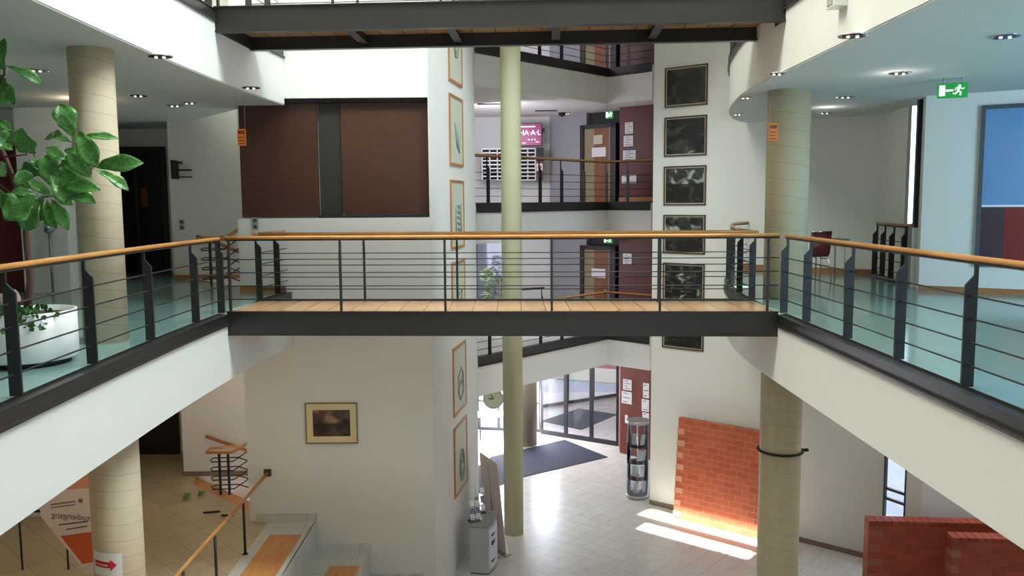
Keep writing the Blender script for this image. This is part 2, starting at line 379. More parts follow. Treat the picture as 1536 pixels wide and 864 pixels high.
opened = {(1, 1), (2, 1), (2, 3), (4, 1)}
for iu in range(len(us)-1):
    for iv in range(len(vss)-1):
        if (iu, iv) in opened: continue
        for X0, X1, Y0, Y1 in ((-13, 7.3, -4.4, 27), (7.3, 12.2, -4.4, 10.8)):
            pl_ = clip([rp(us[iu], vss[iv]), rp(us[iu+1], vss[iv]), rp(us[iu+1], vss[iv+1]), rp(us[iu], vss[iv+1])], X0, X1, Y0, Y1)
            if len(pl_) >= 3: struct('ceiling_roof', MB().prism(pl_, TOP, TOP+0.05), M_wall)

# ------------------------------------------------------------------ railings
def plate_post(base, n, t, h, w=0.085, th=0.022, neck=0.028, shoulder=0.80):
    """flat bar post: plate from its foot, chamfered to a slim neck on the side n"""
    b = Vector(base); n = Vector((n[0], n[1], 0)).normalized(); t = Vector((t[0], t[1], 0)).normalized()
    prof = [(0, 0), (w, 0), (w, h), (w-neck, h), (w-neck, shoulder+0.075), (0, shoulder)]
    pts = [b+n*a+Vector((0, 0, z))-t*(th/2) for a, z in prof]
    return MB().ext(pts, t*th)
def railing(name, label, line, z, posts, side, height=1.01, group=None, kerb=True, post_w=0.095, mrail=None, rodr=0.0075, kerb_dims=(-0.175, -0.022, 0.08), ext_rail=None, rail_r=0.024, th=0.022):
    """line: plan polyline of the edge on the void side; posts: list of arclength-like Y or (x,y,tx,ty); side: function (x,y)->normal into the floor"""
    root = empty(name, (line[0][0], line[0][1], z), label, 'railing', group)
    o3 = Vector((line[0][0], line[0][1], z))
    L = [Vector((p[0], p[1])) for p in line]
    def nrm(i):
        a = L[max(0, i-1)]; b = L[min(len(L)-1, i+1)]; d = (b-a).normalized(); return Vector((-d.y, d.x))*side, d
    def off(d, zz): return [Vector((p.x+nrm(i)[0].x*d, p.y+nrm(i)[0].y*d, z+zz))-o3 for i, p in enumerate(L)]
    hr = off(post_w*0.82, height)
    if ext_rail: hr = hr+[Vector(e)-o3 for e in ext_rail]
    MB().tube(hr, rail_r, 12).build('handrail', mrail or M_railY, root)
    MB().tube(off(post_w*0.82, height-0.034), 0.011, 6).build('rail_flat', M_steel, root)
    for hz in (0.18, 0.362, 0.545, 0.725):
        MB().tube(off(post_w*0.55, hz), rodr, 6).build('rod', M_steel, root)
    if kerb:
        mb = MB(); z0, z1, dd = kerb_dims
        a = off(-0.015, z0); b = off(dd, z0)
        n = len(a)
        rows = [[mb.bm.verts.new(p) for p in off(d, zz)] for d, zz in ((0.01, z0), (-0.04, z0), (-0.04, z0+0.022), (-0.012, z0+0.03), (-0.012, z1-0.012), (-0.03, z1-0.008), (-0.03, z1), (dd, z1), (dd, 0.0))]
        for A, B in zip(rows, rows[1:]):
            for i in range(n-1): mb.face((A[i], A[i+1], B[i+1], B[i]))
        mb.build('base_channel', M_steel2, root)
    for q in posts:
        # q = fraction index into the line by nearest point
        best = min(range(len(L)-1), key=lambda i: min((L[i]+(L[i+1]-L[i])*k/10-Vector(q)).length for k in range(11)))
        nn, dd_ = nrm(best); a = L[best]; b = L[best+1]; d = (b-a); tt = max(0, min(1, (Vector(q)-a).dot(d)/d.length_squared)); p = a+d*tt
        plate_post(Vector((p.x, p.y, z+0.01))-o3, nn, d.normalized(), height-0.035, w=post_w, th=th).build('post', M_steel, root)
    return root
def cut(line, y0, y1):
    return [p for p in line if y0 <= p[1] <= y1]
def yline(line, y):
    for a, b in zip(line, line[1:]):
        if a[1] <= y <= b[1]: t = (y-a[1])/(b[1]-a[1]); return (a[0]+(b[0]-a[0])*t, y)
    return line[-1]
EL2 = [(p.x, p.y) for p in ELs]; ER2 = [(p.x, p.y) for p in ERs]
BF = ((-3.90, 11.30), (3.50, 10.87)); BR = ((-3.84, 12.70), (3.56, 12.22))
def seg(line, y0, y1):
    return [yline(line, y0)]+[p for p in line if y0 < p[1] < y1]+[yline(line, y1)]
for z, lv in ((0.0, 'middle'), (H2, 'upper')):
    railing('guard_railing', 'long rod railing with wooden handrail on the %s left balcony before the footbridge' % lv, seg(EL2, 2.0, BF[0][1]), z,
            [(yline(EL2, y)) for y in (2.3, 3.65, 5.0, 6.32, 7.62, 8.97, 10.33, 11.22)], 1, group=None)
    railing('guard_railing', 'short railing piece on the %s left balcony beyond the footbridge' % lv, seg(EL2, BR[0][1], 14.1), z,
            [yline(EL2, y) for y in (12.78, 13.6)], 1)
    railing('guard_railing', 'long rod railing with wooden handrail on the %s right balcony before the footbridge' % lv, seg(ER2, 2.0, BF[1][1]), z,
            [yline(ER2, y) for y in (2.9, 4.1, 5.25, 6.40, 7.55, 8.72, 9.96, 10.8)], -1)
    railing('guard_railing', 'curved railing piece on the %s right balcony beyond the footbridge' % lv, seg(ER2, BR[1][1], 17.84), z,
            [yline(ER2, y) for y in (12.35, 13.3, 14.4, 15.6, 16.8)], -1)

def bridge(z, lv):
    o = Vector((BF[0][0], BF[0][1], z))
    root = empty('footbridge', o, '%s steel footbridge with beech plank deck spanning the hall' % lv, 'bridge')
    a, b = Vector(BF[0]), Vector(BF[1]); c, d = Vector(BR[0]), Vector(BR[1])
    dd = (b-a).normalized(); n = Vector((-dd.y, dd.x))
    dk = MB().prism([a+n*0.03, b+n*0.03, d-n*0.03, c-n*0.03], z-0.12, z).build('deck', M_deck, root, origin=o); dk.location = (0, 0, 0)
    for p, q, s in ((a, b, 1), (c, d, -1)):
        mb = MB(); nn = n*s
        mb.prism([p, q, q+nn*0.02, p+nn*0.02], z-0.30, z+0.015)
        mb.prism([p-nn*0.02, q-nn*0.02, q+nn*0.10, p+nn*0.10], z-0.315, z-0.295)
        mb.prism([p-nn*0.02, q-nn*0.02, q+nn*0.03, p+nn*0.03], z+0.0, z+0.018)
        g = mb.build('girder', M_steel2, root, origin=o); g.location = (0, 0, 0)
    for k in (0.225, 0.41, 0.60, 0.785):
        p = a.lerp(b, k); q = c.lerp(d, k)
        mb = MB(); mb.prism([p+n*0.021, p+n*0.021+dd*0.12, q-n*0.021+dd*0.12, q-n*0.021], z-0.27, z-0.255); mb.prism([p+n*0.021+dd*0.05, p+n*0.021+dd*0.07, q-n*0.021+dd*0.07, q-n*0.021+dd*0.05], z-0.255, z-0.12)
        x = mb.build('cross_beam', M_steel, root, origin=o); x.location = (0, 0, 0)
    for p, q in ((a, c), (b, d)):
        s = 1 if p is a else -1
        x = MB().prism([p+dd*0.0, p+dd*0.02*s, q+dd*0.02*s, q], z-0.30, z-0.05).build('end_plate', M_steel2, root, origin=o); x.location = (0, 0, 0)
    def bx(px): return px
    for nm, P, Q, xs, s, where in (('bridge_railing', a, b, (-3.85, -2.32, -0.90, 0.53, 1.96, 3.36), 1, 'near'), ('bridge_railing', c, d, (-2.23, -0.82, 0.60, 2.17), -1, 'far')):
        pts = [P, Q]
        line = [tuple(P.lerp(Q, k/10)) for k in range(11)]
        posts = []
        for x in xs:
            t = (x-P.x)/(Q.x-P.x); posts.append(tuple(P.lerp(Q, t)))
        railing(nm, 'straight rod railing with wooden handrail along the %s side of the %s footbridge' % (where, lv), line, z, posts, s, kerb=False, post_w=0.045, mrail=M_rail, height=1.02, th=0.028)
bridge(0.0, 'middle'); bridge(H2, 'upper')

# back galleries: rails with dark channel
gl = [(-0.81, 19.1), (2.63, 22.9), (3.67, 22.0)]
for z, lv in zip(GF, ('top', 'middle', 'lowest')):
    posts = [(-0.5, 19.44), (0.75, 20.83), (1.33, 21.46), (1.95, 22.15), (2.6, 22.86), (3.15, 22.45)]
    railing('gallery_railing', 'dark rod railing bending along the %s back gallery above the entrance' % lv, gl, z, posts, 1, height=1.12, kerb_dims=(-0.2, 0.03, 0.12), mrail=M_rail)

# ------------------------------------------------------------------ columns
def column(name, c, r, z0, z1, m, label):
    o = MB().cyl((c[0], c[1]), r, z0, z1, 48).build(name, m, origin=(c[0], c[1], z0)); return tag(o, label, 'column')
CMl = column_mat('beige_concrete_left', (200, 182, 154), 0.185, 0.3); CMr = column_mat('beige_concrete_right', (190, 176, 146), 0.245, 0.26)
CL = (-4.42, 8.98); CR = (4.19, 12.75)
column('round_column', CL, 0.225, 0.0, 3.105, CMl, 'thick beige concrete column beside the white planter on the left balcony')
column('round_column', (-4.42, 8.98), 0.262, L0, -0.93, CMl, 'thick beige concrete column with a red arrow notice, below the left balcony')
column('round_column', CR, 0.315, 0.0, 3.105, CMr, 'thick beige concrete column standing on the right balcony')
column('round_column', CR, 0.315, G, -0.93, CMr, 'thick beige concrete column with a dark ring, below the right balcony')
column('slim_column', (0.0, 17.55), 0.212, G, TOP, mat('pale_green_column', (192, 190, 156), 0.6, noise=0.05, nscale=2), 'tall slim pale column rising through all storeys in the middle')
column('round_column', (0.31, 24.35), 0.41, G, -3.04, mat('grey_beige_column', (140, 128, 112), 0.6), 'stout column beside the glass entrance doors')
column('round_column', CL, 0.225, H2, TOP, CMl, 'thick beige column on the upper left balcony')
column('round_column', CR, 0.315, H2, TOP, CMr, 'thick beige column on the upper right balcony')
# ring clamp on the lower right column
r_ = empty('column_ring', (CR[0], CR[1], -2.42), 'dark metal strap clamped round the lower right column', 'strap')
MB().tube([(0.335*math.cos(2*PI*k/40), 0.335*math.sin(2*PI*k/40), 0) for k in range(40)], 0.022, 8, closed=True).build('band', M_black, r_)
MB().tube([(0.33, -0.05, 0), (0.42, -0.06, 0.01)], 0.028, 8).build('clasp', M_black, r_)
MB().tube([(-0.33, -0.05, 0.0), (-0.39, -0.08, 0.05)], 0.012, 8).build('clasp', M_black, r_)
# arrow notice on the lower left column (wraps the shaft)
def wrap(c, r, a0, a1, z0, z1, tilt=0.0, n=14):
    mb = MB(); A = []; B = []
    for k in range(n+1):
        a = a0+(a1-a0)*k/n; x = c[0]+r*math.cos(a); y = c[1]+r*math.sin(a); zz = tilt*k/n
        A.append(mb.bm.verts.new((x, y, z0+zz))); B.append(mb.bm.verts.new((x, y, z1+zz)))
    for k in range(n): mb.face((A[k], A[k+1], B[k+1], B[k]))
    return mb
nz = onY(165, 845, 8.72).z
nt_ = tag(wrap(CL, 0.266, -PI/2-0.75, -PI/2+0.55, nz-0.13, nz+0.13, -0.03).build('arrow_notice', M_paper), 'white paper notice with red arrow wrapped around the left column', 'notice')
M_redp = mat('red_print', (190, 30, 40), 0.5)
p_ = MB(); aa0, aa1 = -PI/2-0.62, -PI/2+0.35; R_ = 0.269
def cy(a, z): return (CL[0]+R_*math.cos(a), CL[1]+R_*math.sin(a), z)
N = 10; A = []; B = []
for k in range(N+1):
    a = aa0+(aa1-0.25-aa0)*k/N; z = nz-0.02*k/N
    A.append(p_.bm.verts.new(cy(a, z-0.035))); B.append(p_.bm.verts.new(cy(a, z+0.035)))
for k in range(N): p_.face((A[k], A[k+1], B[k+1], B[k]))
a_ = aa1-0.25; p_.face([p_.bm.verts.new(cy(a_, nz-0.09)), p_.bm.verts.new(cy(aa1, nz-0.025)), p_.bm.verts.new(cy(a_, nz+0.045))])
x = p_.build('arrow', M_redp); x.parent = nt_
R_ = 0.2705
x = MB(); lst = [(aa0+0.06+(0.55)*k/8, nz-0.005-0.02*k/8) for k in range(9)]
x.tube([cy(a, z) for a, z in lst], 0.004, 4); y_ = x.build('lettering', M_paper); y_.parent = nt_

# ------------------------------------------------------------------ brown boards in the pier opening
br = empty('board_panel', (-4.6, 14.3, 1.23), 'large dark brown timber partition set in the opening above the white parapet', 'panel')
def rel(mb, name, m, root, **k):
    o = mb.build(name, m, root, origin=root.location, **k); o.location = (0, 0, 0); return o
rel(MB().box(-4.58, -3.27, 14.24, 14.30, 1.25, 3.20), 'board', M_brown, br)
rel(MB().box(-3.25, -2.88, 14.28, 14.32, 1.25, 3.20), 'dark_strip', mat('black_brown_strip', (40, 37, 34), 0.5), br)
rel(MB().box(-2.86, -1.40, 14.24, 14.30, 1.29, 3.14), 'board', M_brown, br)
rel(MB().box(-4.60, -1.39, 14.17, 14.32, 3.155, 3.215), 'head_rail', M_dark, br)
rel(MB().box(-3.27, -1.39, 14.17, 14.32, 1.232, 1.275), 'bottom_rail', M_dark, br)
# skirting boards
struct('baseboard_left', MB().box(-4.62, -3.84, 14.075, 14.1, 0.0, 0.09), M_oak)
struct('baseboard_left', MB().box(-6.75, -4.7, 16.57, 16.6, 0.0, 0.08), M_oak)
struct('baseboard_left', MB().box(-13, -7.5, 14.375, 14.4, 0.0, 0.08), M_oak)
struct('baseboard_right', MB().wall((4.95, 17.87), PWL1, 0.0, 0.12, -0.03), M_oak)
struct('baseboard_right', MB().wall(PWL1, (7.20, 16.35), 0.0, 0.1, -0.03), M_oak)
struct('baseboard_right', MB().wall((6.62, 13.5), (12, 10.2), 0.0, 0.08, -0.025), M_oak)
M_stone = mat('brown_stone_skirting', (128, 108, 92), 0.5)
struct('baseboard_right', MB().wall(PW0, PW1, G, G+0.1, -0.03), M_stone)
struct('baseboard_left', MB().box(-6.75, -4.9, 16.57, 16.6, L0, L0+0.09), M_stone)
# ------------------------------------------------------------------ seat steps with beech inlays
sx = [-4.62, -3.46, -2.53, -1.60]; sz = [L0, -4.60, -5.15]
for i in range(3):
    x0, x1, z = sx[i], sx[i+1], sz[i]
    if i == 0:
        struct('floor_landing', MB().box(-4.28, x1, -4, 14.09, z-0.02, z+0.004), M_grey)
    else:
        struct('floor_step', MB().box(x0, x1, 1.0, 14.09, G, z), M_grey)
    if i:
        pass
    struct('trim_%d' % (i+1), MB().box(x0 if i else -4.5, x1+0.02, 14.06, 14.1, z, z+0.13), M_grey)
    a0 = {0: -4.08, 1: -3.10, 2: -2.15}[i]; a1 = {0: -3.56, 1: -2.60, 2: -1.67}[i]
    tag(MB().box(a0, a1, 1.0, 13.45, z+0.004, z+0.022).build('seat_board', M_inlay), ['wide beech seat board on the highest seating step by the handrail', 'beech seat board on the second seating step from the top', 'beech seat board on the lowest seating step'][i], 'seat board')
struct('trim_4', MB().box(-3.475, -3.455, 1.0, 14.06, L0-0.55, L0+0.004), M_grey)
# guard rail along the landing
gp = [Vector((-4.27, 14.08, -3.17)), Vector((-4.25, 12.65, -3.17)), Vector((-4.25, 9.5, -3.17)), Vector((-4.25, 5.5, -3.17))]
g_ = empty('stair_handrail', (-4.27, 14.08, L0), 'wooden handrail on slim black posts beside the seating steps', 'handrail')
rel(MB().tube(gp, 0.028, 12), 'handrail', M_railY, g_)
rel(MB().box(-4.33, -4.21, 14.05, 14.1, -3.23, -3.11), 'wall_plate', M_dframe, g_)
for y in (12.72, 11.45, 10.3, 9.0):
    rel(MB().tube([(-4.26, y, L0), (-4.26, y, -3.2)], 0.021, 10).lathe((-4.26, y), [(0.045, L0), (0.045, L0+0.015)], 12), 'post', M_steel, g_)

# ------------------------------------------------------------------ stairwell at the left wing
def wood_tread(i, z): pass
e0 = Vector((-6.35, 16.05)); e1 = Vector((-4.75, 14.55)); en = Vector((0.68, 0.73))
st = empty('staircase', (-5.6, 15.3, L0), 'wooden stair flight going down beside the lower left landing', 'stairs')
for i in range(5):
    a = e0+en*(0.30*i)+Vector((-0.5, 0.47)); b = e1+en*(0.30*i)
    rel(MB().prism([a, b, b+en*0.31, a+en*0.31], L0-0.17*(i+1)-0.05, L0-0.17*(i+1) if i else L0-0.03), 'tread', M_inlay, st)
def newel(z, up_to):
    rt_ = empty('stair_newel_railing', (-5.55, 15.6, z), 'black looped stair railing with wooden handrail on the %s left storey' % up_to, 'railing')
    for x in (-5.62, -5.45): rel(MB().box(x-0.02, x+0.02, 15.5, 15.54, z-0.02, z+0.80), 'post', M_steel, rt_)
    for h in (0.10, 0.28, 0.46, 0.64):
        pts = [(-4.75, 15.95, z+h-0.28), (-5.35, 15.75, z+h), (-5.78, 15.66, z+h+0.02), (-5.82, 15.6, z+h), (-5.78, 15.54, z+h-0.02), (-5.35, 15.5, z+h), (-4.75, 15.45, z+h+0.42)]
        rel(MB().tube(pts, 0.012, 6), 'rod', M_steel, rt_)
    rel(MB().tube([(-5.35, 15.75, z+0.86), (-5.85, 15.68, z+0.84), (-5.85, 15.5, z+0.82), (-5.35, 15.46, z+0.83), (-4.75, 15.42, z+1.18)], 0.03, 10), 'handrail', M_rail, rt_)
    w_ = empty('wall_handrail', (-6.2, 16.5, z+0.85), 'dark wooden handrail sloping down the wall of the %s left storey' % up_to, 'handrail')
    rel(MB().tube([(-6.22, 16.48, z+0.86), (-4.7, 16.48, z+0.30)], 0.035, 10), 'handrail', M_frame, w_)
    for x, h in ((-6.0, 0.78), (-5.2, 0.47)): rel(MB().tube([(x, 16.48, z+h), (x, 16.6, z+h-0.05)], 0.012, 6), 'bracket', M_steel, w_)
newel(L0, 'lower'); newel(0.0, 'middle')

# ------------------------------------------------------------------ pictures
def frame_pic(name, p, q, z0, z1, fw_, mframe, mpic, label, cat, group=None, mat_w=0.0, mmat=None, depth=0.03, flip=1):
    """picture on a wall face running p->q; sticks out to the right side of p->q (times flip)"""
    p = Vector(p); q = Vector(q); d = (q-p).normalized(); n = Vector((d.y, -d.x))*flip; w_ = (q-p).length; h = z1-z0
    root = empty(name, (p.x, p.y, z0), label, cat, group, rz=math.atan2(d.y, d.x))
    s = -1*flip
    def bb(x0, x1, za, zb, t0, t1): return MB().box(x0, x1, min(s*t0, s*t1), max(s*t0, s*t1), za, zb)
    f = bb(0, w_, 0, fw_, 0.003, depth); f.box(0, w_, min(s*.003, s*depth), max(s*.003, s*depth), h-fw_, h)
    f.box(0, fw_, min(s*.003, s*depth), max(s*.003, s*depth), fw_, h-fw_); f.box(w_-fw_, w_, min(s*.003, s*depth), max(s*.003, s*depth), fw_, h-fw_)
    f.build('frame', mframe, root)
    if mmat: bb(fw_, w_-fw_, fw_, h-fw_, 0.004, depth*0.5).build('mount', mmat, root)
    m_ = fw_+mat_w
    bb(m_, w_-m_, m_, h-m_, 0.004, depth*0.5+(0.003 if mmat else 0)).build('picture', mpic, root)
    return root
M_cream = mat('cream_mount', (222, 205, 158), 0.6); M_pmount = mat('pale_mount', (206, 208, 190), 0.6)
fp = frame_pic('framed_photo', (-3.585, 14.1), (-2.685, 14.1), -2.66, -1.94, 0.018, mat('grey_thin_frame', (120, 108, 86), 0.5), photo_mat('sepia_landscape', (44, 36, 32), (96, 78, 66), (150, 124, 104), 2.2, 3, 0.5), 'cream mounted sepia landscape photo on the wall beside the seating steps', 'picture', None, 0.11, M_cream)
# side face pictures: tall wooden frames with line drawings
FA = Vector((-1.37, 14.1)); FB = Vector((-0.77, 17.9)); fd = (FB-FA).normalized()
fa = FA+fd*1.47; fb = FA+fd*2.60
M_ground = mat('sage_paper', (196, 200, 180), 0.6)
def drawing(root, kind, w_, h):
    mb = MB(); cx, cz = w_/2+0.05, h*0.36; y = -0.026
    def arc(rx, rz, a0, a1, ox=0, oz=0, n=22, r=0.012):
        mb.tube([(cx+ox+rx*math.cos(a0+(a1-a0)*k/n), y, cz+oz+rz*math.sin(a0+(a1-a0)*k/n)) for k in range(n+1)], r, 5)
    def ln(*p, r=0.012): mb.tube([(cx+a, y, cz+b) for a, b in p], r, 5)
    if kind == 0:
        arc(0.2, 0.22, 0, 2*PI, oz=0.25); arc(0.12, 0.14, 0, 2*PI, oz=0.25)
    elif kind == 1:
        for k in range(5): ln((-0.2+k*0.07, 0.32-k*0.05), (-0.12+k*0.07, 0.05-k*0.06), (-0.05+k*0.05, -0.1-k*0.03))
    elif kind == 2:
        for k in range(6): ln((-0.22, -0.25+k*0.11), (-0.08, -0.18+k*0.11), (0.08, -0.25+k*0.11), (0.22, -0.18+k*0.11)); 
        ln((-0.22, -0.25), (-0.22, 0.32)); ln((0.22, -0.2), (0.22, 0.36))
    elif kind == 3:
        ln((-0.2, -0.2), (0.2, -0.1), (0.2, 0.25), (-0.2, 0.15), (-0.2, -0.2)); ln((-0.2, 0), (0.2, 0.1))
    elif kind == 4:
        ln((-0.2, -0.1), (-0.05, -0.25), (0.2, -0.15), (0.22, 0.2), (0.08, 0.36), (-0.2, 0.24), (-0.2, -0.1), r=0.016); ln((-0.2, 0.0), (0.2, 0.1)); ln((-0.2, 0.08), (0.2, 0.18))
    else:
        arc(0.2, 0.32, 0, 2*PI, r=0.016); arc(0.13, 0.22, 0.4, 5.6, r=0.014); arc(0.07, 0.1, 0, 4.5, r=0.012)
    mb.build('drawing', mat('grey_ink', (136, 146, 134), 0.7), root)
for i, (z0, z1) in enumerate(((3.71, 5.01), (2.17, 3.48), (0.60, 1.90), (-0.95, 0.35), (-2.61, -1.28), (-4.21, -2.83))):
    lab = ['tall narrow wood framed drawing, the topmost below the upper bridge', 'wood framed drawing of slanting strokes, second from top on the pier side', 'wood framed drawing of zigzag bands, just above the middle bridge rail', 'wood framed drawing partly hidden behind the middle bridge railing', 'wood framed drawing of a faceted shape, just below the middle bridge', 'wood framed drawing of a round spiral, the lowest on the pier side'][i]
    rt2 = frame_pic('framed_drawing', fa, fb, z0, z1, 0.045, M_frame, M_ground, lab, 'picture', None)
    drawing(rt2, i, (fb-fa).length, z1-z0)
# photographs on the slanted wall
a_ = Vector(PW0); b_ = Vector(PW1); pd = (b_-a_).normalized()
q0 = a_+pd*0.29; q1 = a_+pd*1.33
labs = ['dark blurred portrait photo, topmost in the right column of photos', 'dark framed photo with a bright flower shape, second from top on the right wall', 'black and white photo of a road and towers, third from top on right wall', 'black and white photo of a crowd, half hidden behind the bridge handrail', 'black and white photo of foliage seen behind the bridge railing rods', 'dark framed photo, lowest on the right wall just under the bridge']
for i in range(6):
    zt = 4.43-1.088*i
    pm = photo_mat('monochrome_photo_%s' % 'abcdef'[i], (26, 25, 24), (62, 62, 59), (165, 167, 160), (2.2, 2.8, 3.4, 4.2, 5, 2.4)[i], 2.3*i+1, (None, None, 0.55, 0.5, None, None)[i], ((0.48, 0.68), (0.48, 0.66), (0.45, 0.62), (0.47, 0.64), (0.45, 0.6), (0.5, 0.7))[i])
    rt2 = frame_pic('framed_photo', q0, q1, zt-0.875, zt, 0.03, M_dframe, pm, labs[i], 'picture', None, 0.022, mat('photo_mount', (176, 172, 160), 0.5))
# raised light features of the individual photographs
# ------------------------------------------------------------------ brick relief panels
def bricks(p, q, z0, z1, t, label, mt, cols=None, lean=0.0, quoin=0.13, rowlock=False, qcol=(176, 112, 86)):
    p = Vector(p); q = Vector(q); d = (q-p).normalized(); w_ = (q-p).length; h = z1-z0
    root = empty('brick_panel', (p.x, p.y, z0), label, 'brick panel', None, rz=math.atan2(d.y, d.x)); root.rotation_euler.x = -lean
    MB().box(0, w_, 0, t, 0.01, h).build('brickwork', mt, root, bevel=0.004)
    mq = mat('pale_brick_%d' % qcol[0], qcol, 0.7, noise=0.1)
    k = 0; z = 0.04
    while z+0.13 < h:
        if k % 2 == 0:
            MB().box(-0.008, quoin if (k//2) % 2 == 0 else quoin*0.85, -0.012, t*0.6, z, z+0.125).build('edge_brick', mq, root, bevel=0.004)
        z += 0.135; k += 1
    if rowlock:
        n = int(w_/0.135)
        for i in range(n): MB().box(i*0.135+0.004, i*0.135+0.129, -0.006, t+0.006, h+0.002, h+0.07).build('top_brick', mt, root, bevel=0.004)
    return root
off_ = Vector((pd.y, -pd.x))
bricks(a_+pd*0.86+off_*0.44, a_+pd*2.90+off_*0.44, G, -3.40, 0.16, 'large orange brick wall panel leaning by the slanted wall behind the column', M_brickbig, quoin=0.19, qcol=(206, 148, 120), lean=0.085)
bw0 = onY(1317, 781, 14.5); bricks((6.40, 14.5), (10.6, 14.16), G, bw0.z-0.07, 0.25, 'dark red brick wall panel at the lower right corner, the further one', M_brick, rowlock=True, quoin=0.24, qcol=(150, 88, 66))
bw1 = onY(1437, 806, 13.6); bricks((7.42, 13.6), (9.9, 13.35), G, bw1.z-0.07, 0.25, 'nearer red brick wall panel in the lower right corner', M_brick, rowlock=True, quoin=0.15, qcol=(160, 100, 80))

# ------------------------------------------------------------------ entrance
def glazed(name, p, q, z0, z1, nsplit, label, mframe, fwid=0.07, transom=None, kind='structure', mg=None):
    p = Vector(p); q = Vector(q); d = (q-p).normalized(); w_ = (q-p).length; h = z1-z0
    root = empty(name, (p.x, p.y, z0), None, None, rz=math.atan2(d.y, d.x)); root['kind'] = kind
    if label: root['label'] = label
    f = MB(); f.box(0, w_, 0, 0.06, 0, fwid*1.2); f.box(0, w_, 0, 0.06, h-fwid, h)
    for i in range(nsplit+1):
        x = w_*i/nsplit; f.box(max(0, x-fwid/2), min(w_, x+fwid/2), -0.005, 0.065, fwid*1.2, h-fwid)
    for t in (transom or []): f.box(0, w_, 0.003, 0.057, t, t+fwid*0.7)
    f.build('window_frame', mframe, root)
    MB().box(fwid/2, w_-fwid/2, 0.028, 0.034, fwid, h-fwid*0.9).build('window_pane', mg or M_glass, root)
    return root
M_dkf = mat('dark_door_frame', (34, 28, 36), 0.4)
glazed('door_1', (0.86, 25.35), (3.08, 23.95), G, -3.04, 3, None, M_dkf, 0.11)
glazed('door_2', (1.0, 28.6), (3.9, 30.3), G, -2.9, 3, None, M_dkf, 0.09)
glazed('window_1', (-1.12, 25.9), (0.86, 25.5), G, -3.04, 3, None, mat('grey_window_frame', (70, 74, 84), 0.4), 0.07, [0.9, 1.9])
struct('wall_vestibule', MB().wall((3.15, 24.0), (4.3, 30.4), G, -2.9, 0.15, -0.15), M_wall)
struct('wall_vestibule', MB().prism([(3.06, 23.3), (4.5, 22.0), (4.7, 22.6), (3.35, 23.75), (3.12, 24.0)], G, -3.04), mat('entrance_red_wall', (116, 48, 34), 0.5))
struct('ceiling_vestibule', MB().prism([(0.9, 25.4), (3.1, 24.0), (4.4, 30.6), (0.9, 28.7)], -2.95, -2.8), M_wall)
struct('floor_vestibule', MB().prism([(-1.3, 27), (4.4, 27), (4.6, 31), (-1.3, 31)], G-0.2, G), M_foyer)
M_pave = tiles('pavement', (178, 178, 184), (168, 168, 176), (150, 150, 156), 0.6, 0.6, 0.7, 0.01)
struct('floor_outside', MB().box(-40, 40, 31, 80, G-0.3, G-0.02).box(-40, -1.3, 26.4, 31, G-0.3, G-0.02).box(7.9, 40, 16, 31, G-0.3, G-0.02).box(12.2, 40, -4, 17, G-0.3, G-0.02), M_pave)
nb = empty('neighbour_house', (0, 34.5, G), 'red rendered house with cream plinth outside the entrance doors', 'building')
rel(MB().wall((-14, 40.5), (0.6, 34.12), G+0.55, 3, 0.3), 'overexposed_wall', mat('overexposed_white', (232, 230, 226), 0.8), nb)  # pale colour stands in for overexposed daylight in the left window
rel(MB().wall((0.6, 34.12), (8, 30.9), G+0.55, 3, 0.3), 'red_wall', mat('red_render', (176, 96, 84), 0.8), nb)
rel(MB().wall((-14, 40.4), (8, 30.8), G, G+0.55, 0.3), 'plinth', mat('cream_render', (232, 212, 180), 0.8), nb)
rel(MB().wall((1.6, 33.45), (2.0, 33.27), G+0.1, -2.5, -0.06), 'downpipe', mat('pale_pipe', (190, 196, 214), 0.5), nb)
m_mat = mat('navy_mat', (24, 24, 46), 0.9, noise=0.15, nscale=60)
def floor_poly(name, pix, z, m, t, label, cat):
    pts = [onz(x, y, z) for x, y in pix]
    return tag(MB().prism([(p.x, p.y) for p in pts], z, z+t).build(name, m), label, cat)
floor_poly('door_mat', [(912, 686), (847, 660), (738, 685), (716, 700), (716, 741), (785, 716)], G, m_mat, 0.012, 'large dark navy mat in front of the entrance doors', 'mat')
floor_poly('door_mat', [(926, 622), (868, 613), (812, 632), (872, 645)], G, mat('grey_mat', (76, 76, 82), 0.9), 0.012, 'grey mat inside the glass vestibule', 'mat')
# white bench/table by the window
bn = empty('white_bench', (-0.6, 25.0, G), 'white bench table by the bright entrance window', 'bench')
rel(MB().box(-1.1, 0.1, 24.7, 25.2, G+0.70, G+0.76), 'top', M_white, bn)
for x, y in ((-0.25, 24.75), (-0.25, 25.15), (-1.0, 24.75), (0.05, 24.75)): rel(MB().tube([(x, y, G), (x, y, G+0.7)], 0.02, 8), 'leg', M_steel, bn)
